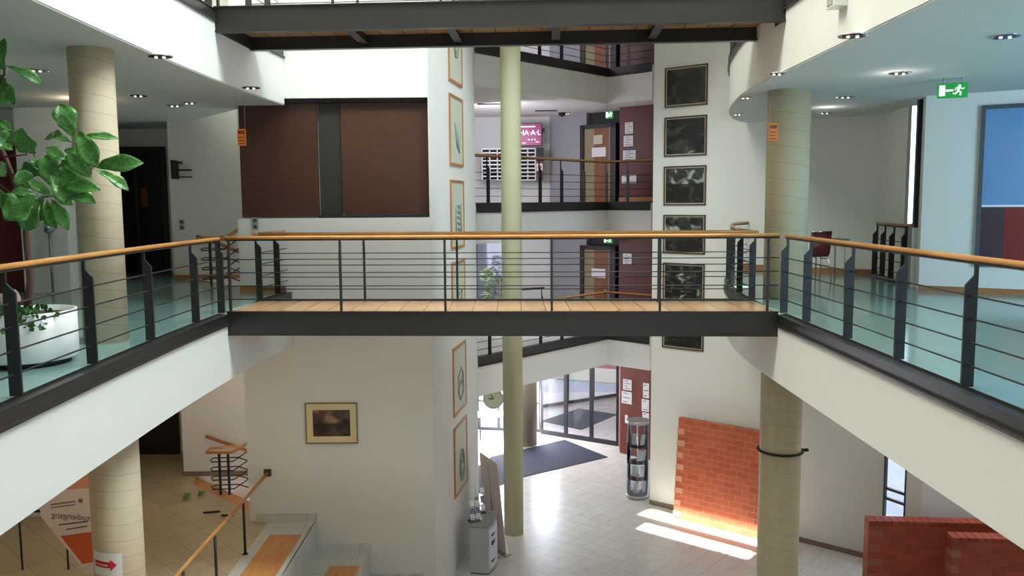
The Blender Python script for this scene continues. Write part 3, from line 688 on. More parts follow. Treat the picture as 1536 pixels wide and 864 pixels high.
# clock
ck = empty('wall_clock', (-0.5, 20.9, -3.52), 'round station style clock hanging under the gallery edge', 'clock')
cc = MB()
def disc_y(mb, c, r, y0, y1, seg=36):
    a = [mb.bm.verts.new((c[0]+r*math.cos(2*PI*k/seg), y0, c[2]+r*math.sin(2*PI*k/seg))) for k in range(seg)]
    b = [mb.bm.verts.new((c[0]+r*math.cos(2*PI*k/seg), y1, c[2]+r*math.sin(2*PI*k/seg))) for k in range(seg)]
    for k in range(seg): mb.face((a[k], a[(k+1) % seg], b[(k+1) % seg], b[k]))
    mb.face(a[::-1]); mb.face(b); return mb
disc_y(MB(), (0, 0, 0), 0.26, 0, 0.08).build('case', M_alu, ck)
disc_y(MB(), (0, 0, 0), 0.235, -0.006, 0.0).build('dial', mat('clock_dial', (196, 200, 170), 0.5), ck)
MB().ext([(-0.012, -0.012, 0), (0.012, -0.012, 0), (-0.06, -0.012, 0.17), (-0.075, -0.012, 0.165)], (0, 0.004, 0)).build('hand', M_ink, ck)
MB().ext([(0, -0.014, -0.012), (0, -0.014, 0.012), (-0.12, -0.014, 0.02), (-0.12, -0.014, 0.0)], (0, 0.004, 0)).build('hand', M_ink, ck)
MB().tube([(0, 0.04, 0.26), (0, 0.04, 0.5)], 0.015, 8).build('hanger', M_alu, ck)

# papers on walls
def paper(p, q, z0, z1, label, cat='notice', lines=4, proud=0.012, m=None, flip=1, group=None):
    p = Vector(p); q = Vector(q); d = (q-p).normalized(); w_ = (q-p).length
    n = Vector((d.y, -d.x))*flip
    root = tag(MB().box(0, w_, -0.008, 0, 0, z1-z0).build('notice_sheet', m or M_paper, None), label, cat, group)
    root.location = (p.x+n.x*proud, p.y+n.y*proud, z0); root.rotation_euler = (0, 0, math.atan2(d.y, d.x))
    if lines:
        mb = MB(); h = z1-z0
        for i in range(lines):
            zz = h*(0.85-0.7*i/max(1, lines-1)); mb.box(w_*0.15, w_*(0.85 if i % 2 else 0.6), -0.011, -0.008, zz-h*0.025, zz+h*0.025)
        mb.build('print', M_ink, root)
    return root
# red wall: face line from (3.06,23.75) to (4.6,22.5) on the galleries
RA = Vector((3.06, 23.75)); RB = Vector((4.6, 22.5)); rd = (RB-RA).normalized()
def on_red(px0, px1, py0, py1, label, lines=4, A=None, Bv=None):
    A = A or RA; Bv = Bv or RB
    n2 = Vector((Bv.y-A.y, A.x-Bv.x))
    def hit(x, y):
        d = ray(x, y); t = (n2.x*(A.x-0)+n2.y*(A.y-0))/(n2.x*d.x+n2.y*d.y); return CP+d*t
    a = hit(px0, py1); b = hit(px1, py1); t = hit(px0, py0)
    return paper((a.x, a.y), (b.x, b.y), a.z, t.z, label, lines=lines)
on_red(938, 950, 184, 201, 'upper small white notice on the dark red wall of the middle gallery')
on_red(936, 950, 204, 220, 'small white notice with black figure on the dark red wall, middle gallery')
on_red(935, 954, 226, 242, 'lilac-framed white notice just above the middle gallery handrail', 5)
on_red(933, 955, 263, 275, 'wide white label low on the red wall behind the middle gallery rods', 2)
on_red(935, 948, 380, 396, 'pair of white signs on the dark red wall of the lowest gallery', 5)
RA2 = Vector((3.06, 23.3)); RB2 = Vector((4.5, 22.0))
on_red(935, 948, 568, 584, 'upper white notice on the red wall right of the entrance doors', 4, RA2, RB2)
on_red(933, 948, 586, 604, 'white notice with a dark mark on the red wall beside the entrance doors', 3, RA2, RB2)
on_red(965, 974, 574, 596, 'grey pinboard sheet partly hidden by the picture wall, upper', 3, RA2, RB2)
on_red(963, 974, 598, 616, 'pale sheet partly hidden by the picture wall, middle', 2, RA2, RB2)
on_red(964, 974, 618, 634, 'black and white leaflet partly hidden by the picture wall, above the display', 3, RA2, RB2)
on_red(938, 942, 622, 634, 'small pale door buzzer plate on the red wall beside the entrance', 0, RA2, RB2)

# gallery doors
def gdoor(z, lv, extra):
    p = Vector((2.14, 25.28)); q = Vector((3.10, 24.42)); d = (q-p).normalized(); w_ = (q-p).length
    root = tag(bpy.data.objects.new('door_%s' % extra, None), kind='structure'); COL.objects.link(root); root.location = (p.x, p.y, z); root.rotation_euler = (0, 0, math.atan2(d.y, d.x))
    h = 2.30
    f = MB(); f.box(0, 0.13, -0.12, 0.0, 0, h); f.box(w_-0.20, w_, -0.12, 0, 0, h); f.box(0, w_, -0.12, 0, h-0.12, h); f.build('door_frame', mat('blackened_frame', (36, 31, 30), 0.5), root)
    MB().box(0.13, 0.50, -0.07, -0.03, 0, h-0.12).build('side_panel', mat('beige_door_panel', (142, 128, 96), 0.5), root)
    dl_ = MB().box(0.50, w_-0.26, -0.075, -0.03, 0, h-0.12).build('door_leaf', wood('door_leaf_wood', (112, 66, 34), (136, 84, 44), 0.4, 'Z'), root)
    MB().box(w_-0.26, w_-0.20, -0.08, -0.03, 0, h-0.12).build('door_edge', mat('pale_door_edge', (150, 136, 112), 0.5), root)
    x = MB().tube([(w_-0.30, -0.1, 1.0), (w_-0.42, -0.1, 1.0)], 0.012, 8).build('door_handle', M_chrome, dl_)
    MB().box(0.42, 0.92, -0.09, -0.08, 1.35, 1.62).build('door_sign', M_paper, root)
    if z == GF[1]: MB().box(0.48, 0.80, -0.09, -0.08, 1.72, 1.98).build('door_sign', mat('cream_paper', (200, 192, 168), 0.6), root)
for i, (z, lv) in enumerate(zip(GF, ('top', 'middle', 'lowest'))): gdoor(z, lv, str(i+3))
struct('baseboard_back', MB().wall(RA, RB, GF[1], GF[1]+0.15, -0.03), M_oak)

def exit_sign(c, d, wid, hgt, label, ceil):
    d = Vector((d[0], d[1])).normalized()
    root = empty('exit_sign', c, label, 'exit sign', None, rz=math.atan2(d.y, d.x))
    MB().box(-wid/2, wid/2, 0, 0.035, -hgt/2, hgt/2).build('sign_box', M_green, root, bevel=0.004)
    mb = MB(); k = hgt/0.2; x0 = -wid*0.36
    mb.box(x0-0.03*k, x0+0.04*k, -0.004, 0.0, -0.07*k, 0.07*k)
    mb.ext([(x0+0.05*k, -0.004, -0.012*k), (x0+0.14*k, -0.004, -0.012*k), (x0+0.14*k, -0.004, 0.012*k), (x0+0.05*k, -0.004, 0.012*k)], (0, 0.004, 0))
    mb.build('arrow', M_lampw, root)
    fg = MB(); cx = wid*0.22
    disc_y(fg, (cx, 0, 0.055*k), 0.018*k, -0.004, 0.0, 14)
    for pts, r in ((((cx, 0.04), (cx-0.02, -0.01)), 0.014), (((cx-0.02, -0.01), (cx+0.02, -0.03), (cx+0.01, -0.07)), 0.010), (((cx-0.02, -0.01), (cx-0.045, -0.045), (cx-0.075, -0.04)), 0.010), (((cx, 0.035), (cx+0.04, 0.015), (cx+0.06, 0.03)), 0.007), (((cx, 0.035), (cx-0.04, 0.03), (cx-0.055, 0.0)), 0.007)):
        fg.tube([((a-cx)*k+cx, -0.003, b*k) for a, b in pts], r*k, 6)
    fg.build('running_figure', M_lampw, root)
    MB().tube([(-wid*0.3, 0.018, hgt/2), (-wid*0.3, 0.018, ceil-c.z)], 0.008, 6).tube([(wid*0.3, 0.018, hgt/2), (wid*0.3, 0.018, ceil-c.z)], 0.008, 6).build('hanger', M_alu, root)
    return root
ex = onY(1429, 135.5, 11.5); exit_sign(ex, (1, -0.35), 0.37, 0.20, 'green illuminated exit sign with running figure under the right balcony ceiling', 3.105)
ex = onY(914, 172, 22.5); exit_sign(ex, (1, -0.9), 0.22, 0.20, 'small green exit sign above the door of the middle gallery', 4.1)
ex = onY(912, 361, 23.5); exit_sign(ex, (1, -0.9), 0.30, 0.14, 'thin green exit sign glowing above the door of the lowest gallery', 0.53)

# TV
def hex_text(txt, size, loc, m, parent, extr=0.003, rotx=PI/2, align='CENTER'):
    cu = bpy.data.curves.new('lettering', 'FONT'); cu.body = txt; cu.size = size; cu.extrude = extr; cu.align_x = align; cu.align_y = 'CENTER'
    o = bpy.data.objects.new('lettering', cu); COL.objects.link(o)
    bpy.context.view_layer.update()
    dg = bpy.context.evaluated_depsgraph_get(); me = bpy.data.meshes.new_from_object(o.evaluated_get(dg)); bpy.data.objects.remove(o)
    me.materials.clear(); me.materials.append(m)
    q = bpy.data.objects.new('lettering', me); COL.objects.link(q); q.parent = parent; q.location = loc; q.rotation_euler = (rotx, 0, 0); return q
tc = onY(786, 202, 25.6)
tv = empty('wall_screen', tc, 'wall mounted display showing purple poster with HA A L letters', 'screen', None, rz=-0.12)
hs_ = MB().box(-0.55, 0.55, 0, 0.05, -0.34, 0.34).build('housing', M_dark, tv, bevel=0.006)
scr = MB().box(-0.53, 0.53, -0.006, 0.0, -0.32, 0.32).build('screen', mat('magenta_screen', (120, 30, 80), 0.3, emis=(128, 40, 90), estr=0.6, noise=0.3, nscale=3), hs_)
MB().box(-0.1, 0.1, 0.05, 0.4, -0.05, 0.05).build('bracket', M_steel, tv); MB().box(0.5, 0.62, 0.06, 0.16, 0.05, 0.2).build('bracket', M_steel, tv)
M_lt = mat('screen_letters', (250, 245, 255), 0.4, emis=(250, 240, 255), estr=1.0)
hex_text('HA\u00b7A\u00b7L', 0.215, (-0.15, -0.012, 0.05), M_lt, scr, align='LEFT')
mb = MB(); mb.box(-0.1, 0.34, -0.010, -0.006, 0.22, 0.25); mb.box(-0.05, 0.05, -0.010, -0.006, -0.26, -0.24); mb.box(0.36, 0.46, -0.010, -0.006, -0.23, -0.21)
for x in (0.14, 0.24, 0.33): disc_y(mb, (x, 0, -0.15), 0.022, -0.010, -0.006, 12)
mb.build('small_print', M_lt, scr)
# pigeonholes
pg = empty('pigeonhole_shelf', (-0.88, 25.55, 2.15), 'white pigeonhole mail shelf with dark compartments behind the middle gallery rail', 'shelf')
W_ = 1.62; Hh = 0.94; nc, nr = 7, 8
mb = MB()
for i in range(nc+1): mb.box(i*W_/nc-0.015, i*W_/nc+0.015, 0, 0.55, 0, Hh)
for j in range(nr+1): mb.box(0, W_, 0, 0.55, j*Hh/nr-0.017, j*Hh/nr+0.017)
mb.build('grid', M_white, pg)
MB().box(0, W_, 0.30, 0.35, 0, Hh).build('back_panel', mat('dark_red_back', (70, 24, 18), 0.6), pg)
MB().box(W_+0.02, W_+0.24, -0.02, 0.55, 0, Hh-0.38).build('side_cabinet', mat('side_cabinet_brown', (110, 72, 48), 0.5), pg)
tag(MB().box(0.76, 0.99, 25.50, 26.1, 2.72, 3.12).build('dark_box', M_steel, None), 'dark grey box at the right end of the pigeonhole shelf', 'box')
on_w = paper((0.77, 25.51), (0.96, 25.51), 2.42, 2.64, 'white notice with red round mark beside the pigeonholes', lines=0)
mb = MB(); disc_y(mb, (0.095, -0.012, 0.11), 0.06, -0.012, -0.008, 18); x = mb.build('red_mark', M_redp); x.parent = on_w
# ceiling slots and lamps of the middle gallery
for px, py, k in ((734, 156, 0), (819, 166, 1)):
    p = onz(px, py, 4.09); tag(MB().box(p.x-0.32, p.x+0.32, p.y-0.05, p.y+0.05, 4.075, 4.10).build('ceiling_vent', M_steel), ['slot vent in the middle gallery ceiling, left of the slim column', 'slot vent in the middle gallery ceiling, right of the slim column'][k], 'vent')

# ------------------------------------------------------------------ downlights
def downlight(p, z, r, label, group, mb_on=True, grow=1.0):
    root = empty('ceiling_downlight', (p.x, p.y, z), label, 'ceiling light', group)
    MB().lathe((0, 0), [(r*0.72, -0.004), (r, -0.010), (r*1.02, 0.0)], 28).build('trim_ring', M_chrome, root)
    rf_ = MB().lathe((0, 0), [(r*0.70, -0.012), (r*0.70, -0.008)], 28).build('reflector', mat('dark_reflector', (70, 64, 66), 0.25, 0.6), root)
    for s in (-1, 1):
        MB().lathe((s*r*0.33, 0), [(0.006, -0.026), (0.014, -0.024), (0.018, -0.016), (0.016, -0.012)], 12).build('bulb', M_bulb, rf_)
Lp = [((240, 84), 'near the balcony edge before the left column'), ((55, 105), 'behind the leaf at the far left'), ((207, 143), 'just right of the left column top'), ((262, 158), 'left of a close pair above the dark doorway'), ((284, 154), 'right of a close pair above the dark doorway'), ((376, 131), 'nearest the pier above the orange tag')]
for (q, l) in Lp: downlight(onz(q[0], q[1], 3.105), 3.105, 0.13, 'round ceiling downlight on the left, '+l, 'downlights in the left ceiling')
Rp = [((1279, 53), 'close to the fascia at the top'), ((1508, 54), 'large one at the upper right corner'), ((1350, 109), 'in the middle above the exit sign'), ((1165, 110), 'just above the right column top'), ((1268, 145), 'right of the column, front of the pair'), ((1237, 169), 'low by the grey wall'), ((1118, 146), 'left of the right column'), ((1106, 171), 'furthest, at the curved corner')]
for (q, l) in Rp: downlight(onz(q[0], q[1], 3.105), 3.105, 0.14 if q[0] > 1200 else 0.11, 'round ceiling downlight on the right, '+l, 'downlights in the right ceiling')
for (q, l) in (((757, 162), 'beside the slim column'), ((851, 170), 'left of the exit sign'), ((972, 161), 'at the picture wall')):
    downlight(onz(q[0], q[1], 4.095), 4.095, 0.09, 'small downlight in the middle gallery ceiling, '+l, 'downlights in the gallery ceiling')
dm = onz(843, 169, 4.10); tag(MB().lathe((0, 0), [(0.02, -0.12), (0.09, -0.08), (0.11, 0.0)], 24).build('dome_camera', M_black, origin=(0, 0, 0)), 'black dome camera on the middle gallery ceiling', 'camera').location = (dm.x, dm.y, 4.10)
# loudspeaker box on the upper right fascia
sp_ = onY(1256, 3, 9.0)
s_ = empty('wall_speaker', (3.48, sp_.y, sp_.z), 'small square white loudspeaker box fixed to the upper right fascia', 'fixture')
MB().box(-0.12, 0.02, -0.11, 0.11, -0.06, 0.12).build('housing', M_white, s_, bevel=0.008)
MB().box(-0.128, -0.119, -0.075, 0.075, -0.035, 0.09).build('grille', mat('grey_grille', (165, 165, 155), 0.6), s_)
# hanging orange tags
def tagcard(top, card, label):
    root = empty('hanging_tag', (card.x, card.y, card.z), label, 'tag')
    MB().box(-0.065, 0.065, 0, 0.006, -0.125, 0.125).build('card', M_orange, root)
    mb = MB(); mb.box(-0.05, 0.05, -0.003, 0, 0.05, 0.1)
    for k in range(3): mb.box(-0.05, 0.045, -0.003, 0, -0.10+0.045*k, -0.085+0.045*k)
    mb.build('print', mat('brown_print', (130, 60, 24), 0.6), root)
    for s in (-1, 1): MB().tube([(s*0.055, 0.003, 0.135), (s*0.06, 0.003, 3.105-card.z)], 0.003, 5).build('cord', M_alu, root)
tagcard(None, onY(362.5, 206, 12.75), 'orange card hanging on two cords in front of the brown boards')
tagcard(None, onY(1160, 198, 12.2), 'orange card hanging on two cords in front of the right column')

# ------------------------------------------------------------------ right wing
glazed('window_2', (7.0, 14.9), (7.20, 14.86), 1.0, 3.12, 1, None, M_white, 0.012)
struct('trim_5', MB().wall((7.20, 14.9), (7.0, 13.97), -0.03, 3.12, 0.05).box(6.725, 6.80, 13.96, 14.02, 1.0, 3.12), M_dkf)
struct('wall_right', MB().wall((7.0, 14.9), (7.22, 14.86), -0.03, 1.0, 0.05).box(6.73, 6.80, 13.96, 14.02, -0.03, 1.0), M_wall)
glazed('window_3', (7.29, 15.93), (7.53, 15.5), G, -0.93, 1, None, M_dkf, 0.07, [1.3, 1.5, 2.2])
PA = Vector((6.62, 13.5)); PB = Vector((12, 10.2)); pdir = (PB-PA).normalized()
M_blue = mat('blue_field', (104, 148, 196), 0.12, noise=0.12, nscale=2); M_red2 = mat('crimson_field', (122, 26, 34), 0.12, noise=0.15, nscale=2)
pt = empty('large_painting', (PA.x+pdir.x*0.78, PA.y+pdir.y*0.78, 0.42), 'large blue and crimson painting in a grey frame on the right wall', 'painting', None, rz=math.atan2(pdir.y, pdir.x))
PW_ = 2.6; PH = 2.48
mb = MB(); mb.box(0, PW_, -0.06, -0.003, 0, 0.06); mb.box(0, PW_, -0.06, -0.003, PH-0.06, PH); mb.box(0, 0.06, -0.06, -0.003, 0.06, PH-0.06); mb.box(PW_-0.06, PW_, -0.06, -0.003, 0.06, PH-0.06)
mb.build('frame', mat('slate_frame', (74, 80, 92), 0.4), pt)
MB().box(0.06, PW_-0.06, -0.035, -0.005, 0.95, PH-0.06).build('blue_panel', M_blue, pt)
MB().box(0.06, 0.38, -0.035, -0.005, 0.06, 0.93).build('dark_panel', mat('plum_field', (62, 48, 62), 0.15), pt)
MB().box(0.38, PW_-0.06, -0.035, -0.005, 0.06, 0.93).build('crimson_panel', M_red2, pt)
MB().box(0.06, PW_-0.06, -0.038, -0.005, 0.925, 0.955).build('white_line', M_white, pt)
# stair guard in the right wing
railing('stair_guard', 'short dark railing around the stairwell by the right wing window', [(6.98, 16.15), (6.91, 15.6), (6.80, 14.95), (6.84, 14.6)], 0.0, [(6.975, 16.1), (6.91, 15.62), (6.82, 15.05), (6.84, 14.62)], 1, height=1.02, kerb=True, kerb_dims=(-0.02, 0.06, 0.06), ext_rail=[(6.90, 14.35, 1.04), (6.95, 14.1, 1.14)], mrail=M_frame)
# chair and table
def chair(loc, rz):
    root = empty('red_chair', loc, 'dark red shell chair with chrome legs beside the right column', 'chair', None, rz=rz)
    mr = mat('dark_red_shell', (92, 24, 24), 0.4)
    # seat faces +y (away), backrest on -y side towards us
    mb = MB()
    prof = [(0.24, 0.45), (0.0, 0.435), (-0.16, 0.45), (-0.21, 0.52), (-0.235, 0.68), (-0.25, 0.90)]
    rows = []
    for (y, z) in prof:
        rows.append([(x, y+0.03*(1-(x/0.2)**2)*(-1 if z > 0.5 else 0), z) for x in (-0.21, -0.12, 0, 0.12, 0.21)])
    fr = [[mb.bm.verts.new(v) for v in r] for r in rows]
    for A, B in zip(fr, fr[1:]):
        for i in range(4): 
            f = mb.face((A[i], A[i+1], B[i+1], B[i])); f.smooth = True
    o = mb.build('shell', mr, root); sd = o.modifiers.new('s', 'SOLIDIFY'); sd.thickness = 0.016
    MB().tube([(-0.2, -0.262, 0.905), (0, -0.292, 0.91), (0.2, -0.262, 0.905)], 0.012, 8).build('top_edge', M_chrome, root)
    for sx_ in (-1, 1):
        for sy_ in (-1, 1):
            MB().tube([(sx_*0.10, sy_*0.08, 0.42), (sx_*0.2, sy_*0.19, 0.41), (sx_*0.23, sy_*0.24, 0.0)], 0.012, 8).build('leg', M_chrome, root)
chair(Vector((5.50, 15.2, 0)), 0.25)
tb = empty('small_table', (6.05, 15.75, 0), 'small grey topped table on thin legs behind the red chair', 'table')
MB().box(-0.35, 0.22, -0.3, 0.3, 0.72, 0.745).build('table_top', mat('grey_table_top', (96, 104, 122), 0.4), tb, bevel=0.004)
for x, y in ((-0.3, -0.25), (0.17, -0.25), (-0.3, 0.25), (0.17, 0.25)): MB().tube([(x, y, 0), (x*0.9, y*0.9, 0.72)], 0.014, 8).build('leg', M_alu, tb)

# ------------------------------------------------------------------ left wing details
dd_ = tag(bpy.data.objects.new('door_6', None), kind='structure'); COL.objects.link(dd_); dd_.location = (-8.7, 18.15, 0)
MB().box(0, 1.25, -0.06, 0.05, 0, 2.72).build('door_frame', M_dark, dd_)
MB().box(0.10, 0.58, -0.08, -0.06, 0.05, 2.6).build('door_pane', mat('black_glass', (18, 18, 16), 0.15), dd_)
MB().box(0.66, 1.15, -0.08, -0.06, 0.05, 2.6).build('door_pane', mat('black_glass', (18, 18, 16), 0.15), dd_)
MB().box(0.72, 0.86, -0.085, -0.08, 1.45, 1.85).build('door_notice', mat('dim_red_notice', (110, 36, 24), 0.6), dd_)
d7 = tag(bpy.data.objects.new('door_7', None), kind='structure'); COL.objects.link(d7); d7.location = (-8.7, 18.15, L0)
MB().box(0, 1.25, -0.06, 0.05, 0, 2.5).build('door_leaf', M_dark, d7)  # dark sheet standing in for the shade of the lower corridor
d8 = tag(bpy.data.objects.new('door_8', None), kind='structure'); COL.objects.link(d8); d8.location = (-9.9, 14.38, 0)
MB().box(0, 1.55, -0.05, 0.0, 0, 2.55).build('door_leaf', M_dred, d8)
MB().box(1.62, 1.78, -0.06, 0.0, 0.6, 2.55).build('door_panel', mat('pale_side_panel', (170, 165, 160), 0.5), d8)
struct('wall_left', MB().box(-8.28, -7.5, 14.1, 14.38, 0, 3.1), M_wall)
# sign bracket on the sign wall
sg = onY(264, 241, 16.58); sb = empty('wall_sign', (sg.x, 16.55, sg.z), 'small dark L-shaped sign bracket on the wall beside the dark doorway', 'sign')
MB().box(0, 0.04, -0.25, 0.04, -0.36, 0.0).build('post', M_dark, sb)
MB().box(0.04, 0.30, -0.02, 0.04, -0.20, -0.17).build('plate', M_dark, sb); MB().box(0.04, 0.30, -0.02, 0.04, -0.33, -0.31).build('plate', M_dark, sb)
MB().box(0.04, 0.12, -0.02, 0.04, -0.06, -0.02).build('plate', M_dark, sb)
def switch(p, label):
    root = empty('wall_switch', p, label, 'switch')
    for k in (0, 1): 
        pt_ = MB().box(-0.05, 0.05, -0.015, 0, 0.005-0.11*k, 0.10-0.11*k).build('plate', mat('switch_grey', (150, 148, 140), 0.4), root, bevel=0.004)
        MB().box(-0.025, 0.025, -0.022, -0.015, 0.03-0.11*k, 0.075-0.11*k).build('rocker', M_ink, pt_)
switch(onY(273, 337, 16.59), 'pair of light switches on the wall by the stairwell'); switch(onY(383, 335, 14.09), 'pair of light switches on the white parapet under the brown boards')
# stand with chrome head
lp = empty('floor_stand', (-7.72, 14.25-0.3, 0), 'slim floor stand with chrome head beside the white pillar', 'stand')
MB().lathe((0, 0), [(0.11, 0), (0.11, 0.015), (0.02, 0.03)], 24).build('base', M_chrome, lp)
MB().tube([(0, 0, 0.02), (0, 0, 1.02)], 0.022, 12).build('pole', M_alu, lp)
MB().lathe((0, 0), [(0.02, 1.0), (0.08, 1.04), (0.08, 1.2), (0.06, 1.22)], 24).build('head', M_chrome, lp)
# planter with fiddle leaf fig
PC = Vector((-4.56, 7.75, 0))
pl = empty('potted_fig', PC, 'fiddle leaf fig in a round white planter on the left balcony', 'potted plant')
MB().lathe((0, 0), [(0.36, 0.0), (0.36, 0.05)], 32).build('base', M_black, pl)
MB().lathe((0, 0), [(0.405, 0.05), (0.43, 0.07), (0.43, 0.50), (0.40, 0.50), (0.39, 0.44)], 48).build('pot', M_white, pl)
MB().lathe((0, 0), [(0.39, 0.42), (0.39, 0.45)], 32).build('soil', mat('soil', (78, 50, 40), 0.95, noise=0.3, nscale=30), pl)
def leaf_mesh(mb, base, tip, w_, nrm=None, droop=0.12):
    """fiddle leaf: broad towards the tip, folded along its midrib, wavy margin"""
    base = Vector(base); tip = Vector(tip); L_ = (tip-base).length; d = (tip-base).normalized()
    n = Vector(nrm) if nrm else Vector((random.uniform(-.5, .5), -1.0, random.uniform(0.1, 0.9)))
    u = d.cross(n)
    if u.length < 0.05: u = d.cross(Vector((0.3, 0.2, 1)))
    u.normalize(); n = u.cross(d).normalized()
    N = 12; prof = [0.03, 0.10, 0.30, 0.46, 0.55, 0.66, 0.80, 0.93, 1.0, 0.98, 0.82, 0.50, 0.05]
    rows = []; ph = random.uniform(0, 6)
    for i in range(N+1):
        t = i/N; c = base+d*L_*t+n*(-droop*L_*(t-0.0)**2+0.09*L_*math.sin(t*PI))
        hw = w_*0.5*prof[i]; row = []
        for k in (-1, -0.55, 0, 0.55, 1):
            wv = 0.07*w_*math.sin(ph+t*15+k*2)*abs(k)
            row.append(mb.bm.verts.new(c+u*hw*k+n*(abs(k)*hw*0.38+wv)))
        rows.append(row)
    for A, B in zip(rows, rows[1:]):
        for k in range(4):
            f = mb.face((A[k], A[k+1], B[k+1], B[k]))
            if f: f.smooth = True
lv = [((111, 210), (90, 155), 24), ((111, 204), (90, 173), 14), ((113, 212), (174, 203), 10), ((108, 214), (66, 202), 16), ((118, 195), (143, 246), 24), ((52, 234), (30, 196), 32),
      ((87, 287), (66, 232), 27), ((43, 240), (64, 256), 20), ((140, 251), (208, 243), 19), ((140, 253), (194, 283), 13), ((88, 284), (144, 280), 18), ((87, 290), (138, 298), 19),
      ((57, 294), (16, 286), 13), ((80, 296), (43, 270), 12), ((80, 296), (107, 305), 10), ((138, 267), (102, 230), 18), ((122, 264), (94, 236), 16), ((74, 264), (27, 252), 18), ((46, 283), (28, 256), 20),
      ((60, 296), (6, 326), 36), ((60, 298), (36, 346), 24), ((72, 300), (80, 341), 16), ((76, 298), (101, 341), 15), ((8, 114), (3, 55), 11), ((8, 98), (64, 124), 12), ((2, 112), (16, 156), 28),
      ((-8, 180), (14, 192), 10), ((-6, 214), (18, 220), 10), ((92, 245), (122, 292), 24), ((75, 262), (104, 302), 22), ((62, 243), (98, 268), 18), ((104, 232), (136, 262), 20), ((-10, 275), (8, 312), 20),
      ((66, 292), (50, 330), 26), ((-25, 90), (-4, 60), 20), ((-30, 130), (2, 96), 18), ((84, 262), (116, 236), 16), ((60, 262), (34, 276), 16), ((-20, 240), (8, 262), 18), ((20, 225), (-12, 200), 22),
      ((96, 226), (122, 232), 16), ((100, 240), (70, 222), 14)]
fm = MB()
def py(x, y, Y): return onY(x, y, Y)-PC
random.seed(11)
mb_b = MB()
for (b, t, w_) in lv:
    Yb = 7.62+random.uniform(-0.14, 0.14); Yt = Yb+random.uniform(-0.22, 0.12)
    leaf_mesh(fm, py(b[0], b[1], Yb), py(t[0], t[1], Yt), w_*0.0065*1.28)
def leafmat(name, dark, mid, vein):
    m = bpy.data.materials.new(name); m.use_nodes = True; nt = m.node_tree; b = nt.nodes['Principled BSDF']
    tc_ = nt.nodes.new('ShaderNodeTexCoord'); v = nt.nodes.new('ShaderNodeTexVoronoi'); v.feature = 'DISTANCE_TO_EDGE'; v.inputs['Scale'].default_value = 26
    nt.links.new(tc_.outputs['Object'], v.inputs['Vector'])
    r = nt.nodes.new('ShaderNodeValToRGB'); r.color_ramp.elements[0].color = lin(vein); r.color_ramp.elements[1].color = lin(mid); r.color_ramp.elements[1].position = 0.06
    nt.links.new(v.outputs['Distance'], r.inputs[0])
    n = nt.nodes.new('ShaderNodeTexNoise'); n.inputs['Scale'].default_value = 4; nt.links.new(tc_.outputs['Object'], n.inputs['Vector'])
    mx = nt.nodes.new('ShaderNodeMix'); mx.data_type = 'RGBA'; nt.links.new(n.outputs['Fac'], mx.inputs['Factor']); mx.inputs['A'].default_value = lin(dark); nt.links.new(r.outputs[0], mx.inputs['B'])
    nt.links.new(mx.outputs['Result'], b.inputs['Base Color']); b.inputs['Roughness'].default_value = 0.26
    bp = nt.nodes.new('ShaderNodeBump'); bp.inputs['Strength'].default_value = 0.5; bp.inputs['Distance'].default_value = 0.01; nt.links.new(v.outputs['Distance'], bp.inputs['Height']); nt.links.new(bp.outputs['Normal'], b.inputs['Normal'])
    return m
M_leaf = leafmat('fig_leaf', (42, 96, 30), (88, 150, 68), (160, 196, 130))
o = fm.build('foliage', M_leaf, pl); sd = o.modifiers.new('s', 'SOLIDIFY'); sd.thickness = 0.002
M_bark = mat('fig_bark', (96, 66, 56), 0.8, noise=0.2, nscale=20)
MB().tube([(0, 0, 0.42), py(46, 420, 7.75), py(40, 360, 7.75), py(38, 330, 7.7), py(30, 300, 7.7), py(18, 262, 7.7), py(8, 235, 7.7), py(-6, 205, 7.7), py(-30, 150, 7.7)], [0.035, 0.034, 0.03, 0.028, 0.024, 0.022, 0.02, 0.02, 0.016], 8).build('trunk', M_bark, pl)
for pts in ([(30, 300), (58, 297), (84, 293)], [(18, 262), (46, 262), (74, 262), (96, 248), (112, 214)], [(96, 248), (120, 256), (140, 251)], [(8, 235), (40, 232), (30, 205), (6, 190)], [(-6, 205), (-14, 150), (6, 112), (8, 100)], [(30, 300), (10, 285), (-10, 270)]):
    MB().tube([py(x, y, 7.68) for x, y in pts], 0.009, 6).build('stem', M_bark, pl)
# small creeper spilling over the planter rim
cm = MB(); random.seed(5)
for i in range(90):
    a = random.uniform(-0.05, 0.20); ang = -PI/2+0.55+random.gauss(0, 0.28); rr = 0.36+a*0.55
    p0 = Vector((rr*math.cos(ang), rr*math.sin(ang), 0.50+random.uniform(0, 0.06)-max(0, rr-0.42)*3.2))
    leaf_mesh(cm, p0, p0+Vector((random.uniform(-.06, .06), random.uniform(-.05, .03), random.uniform(-.05, .06))), 0.06)
cm.build('creeper', leafmat('creeper_leaf', (40, 84, 34), (84, 130, 60), (110, 150, 84)), pl)
# stone in the planter
st_ = MB(); bmesh.ops.create_icosphere(st_.bm, subdivisions=3, radius=0.10)
for v in st_.bm.verts:
    v.co *= 1+0.15*math.sin(v.co.x*40+v.co.y*23)+0.1*math.sin(v.co.z*35); v.co.z *= 1.25
stn = st_.build('decor_stone', mat('pink_stone', (170, 146, 134), 0.8, noise=0.2, nscale=14)); stn.location = PC+Vector((-0.02, -0.20, 0.585)); tag(stn, 'pale rough stone lying in the white planter', 'stone')

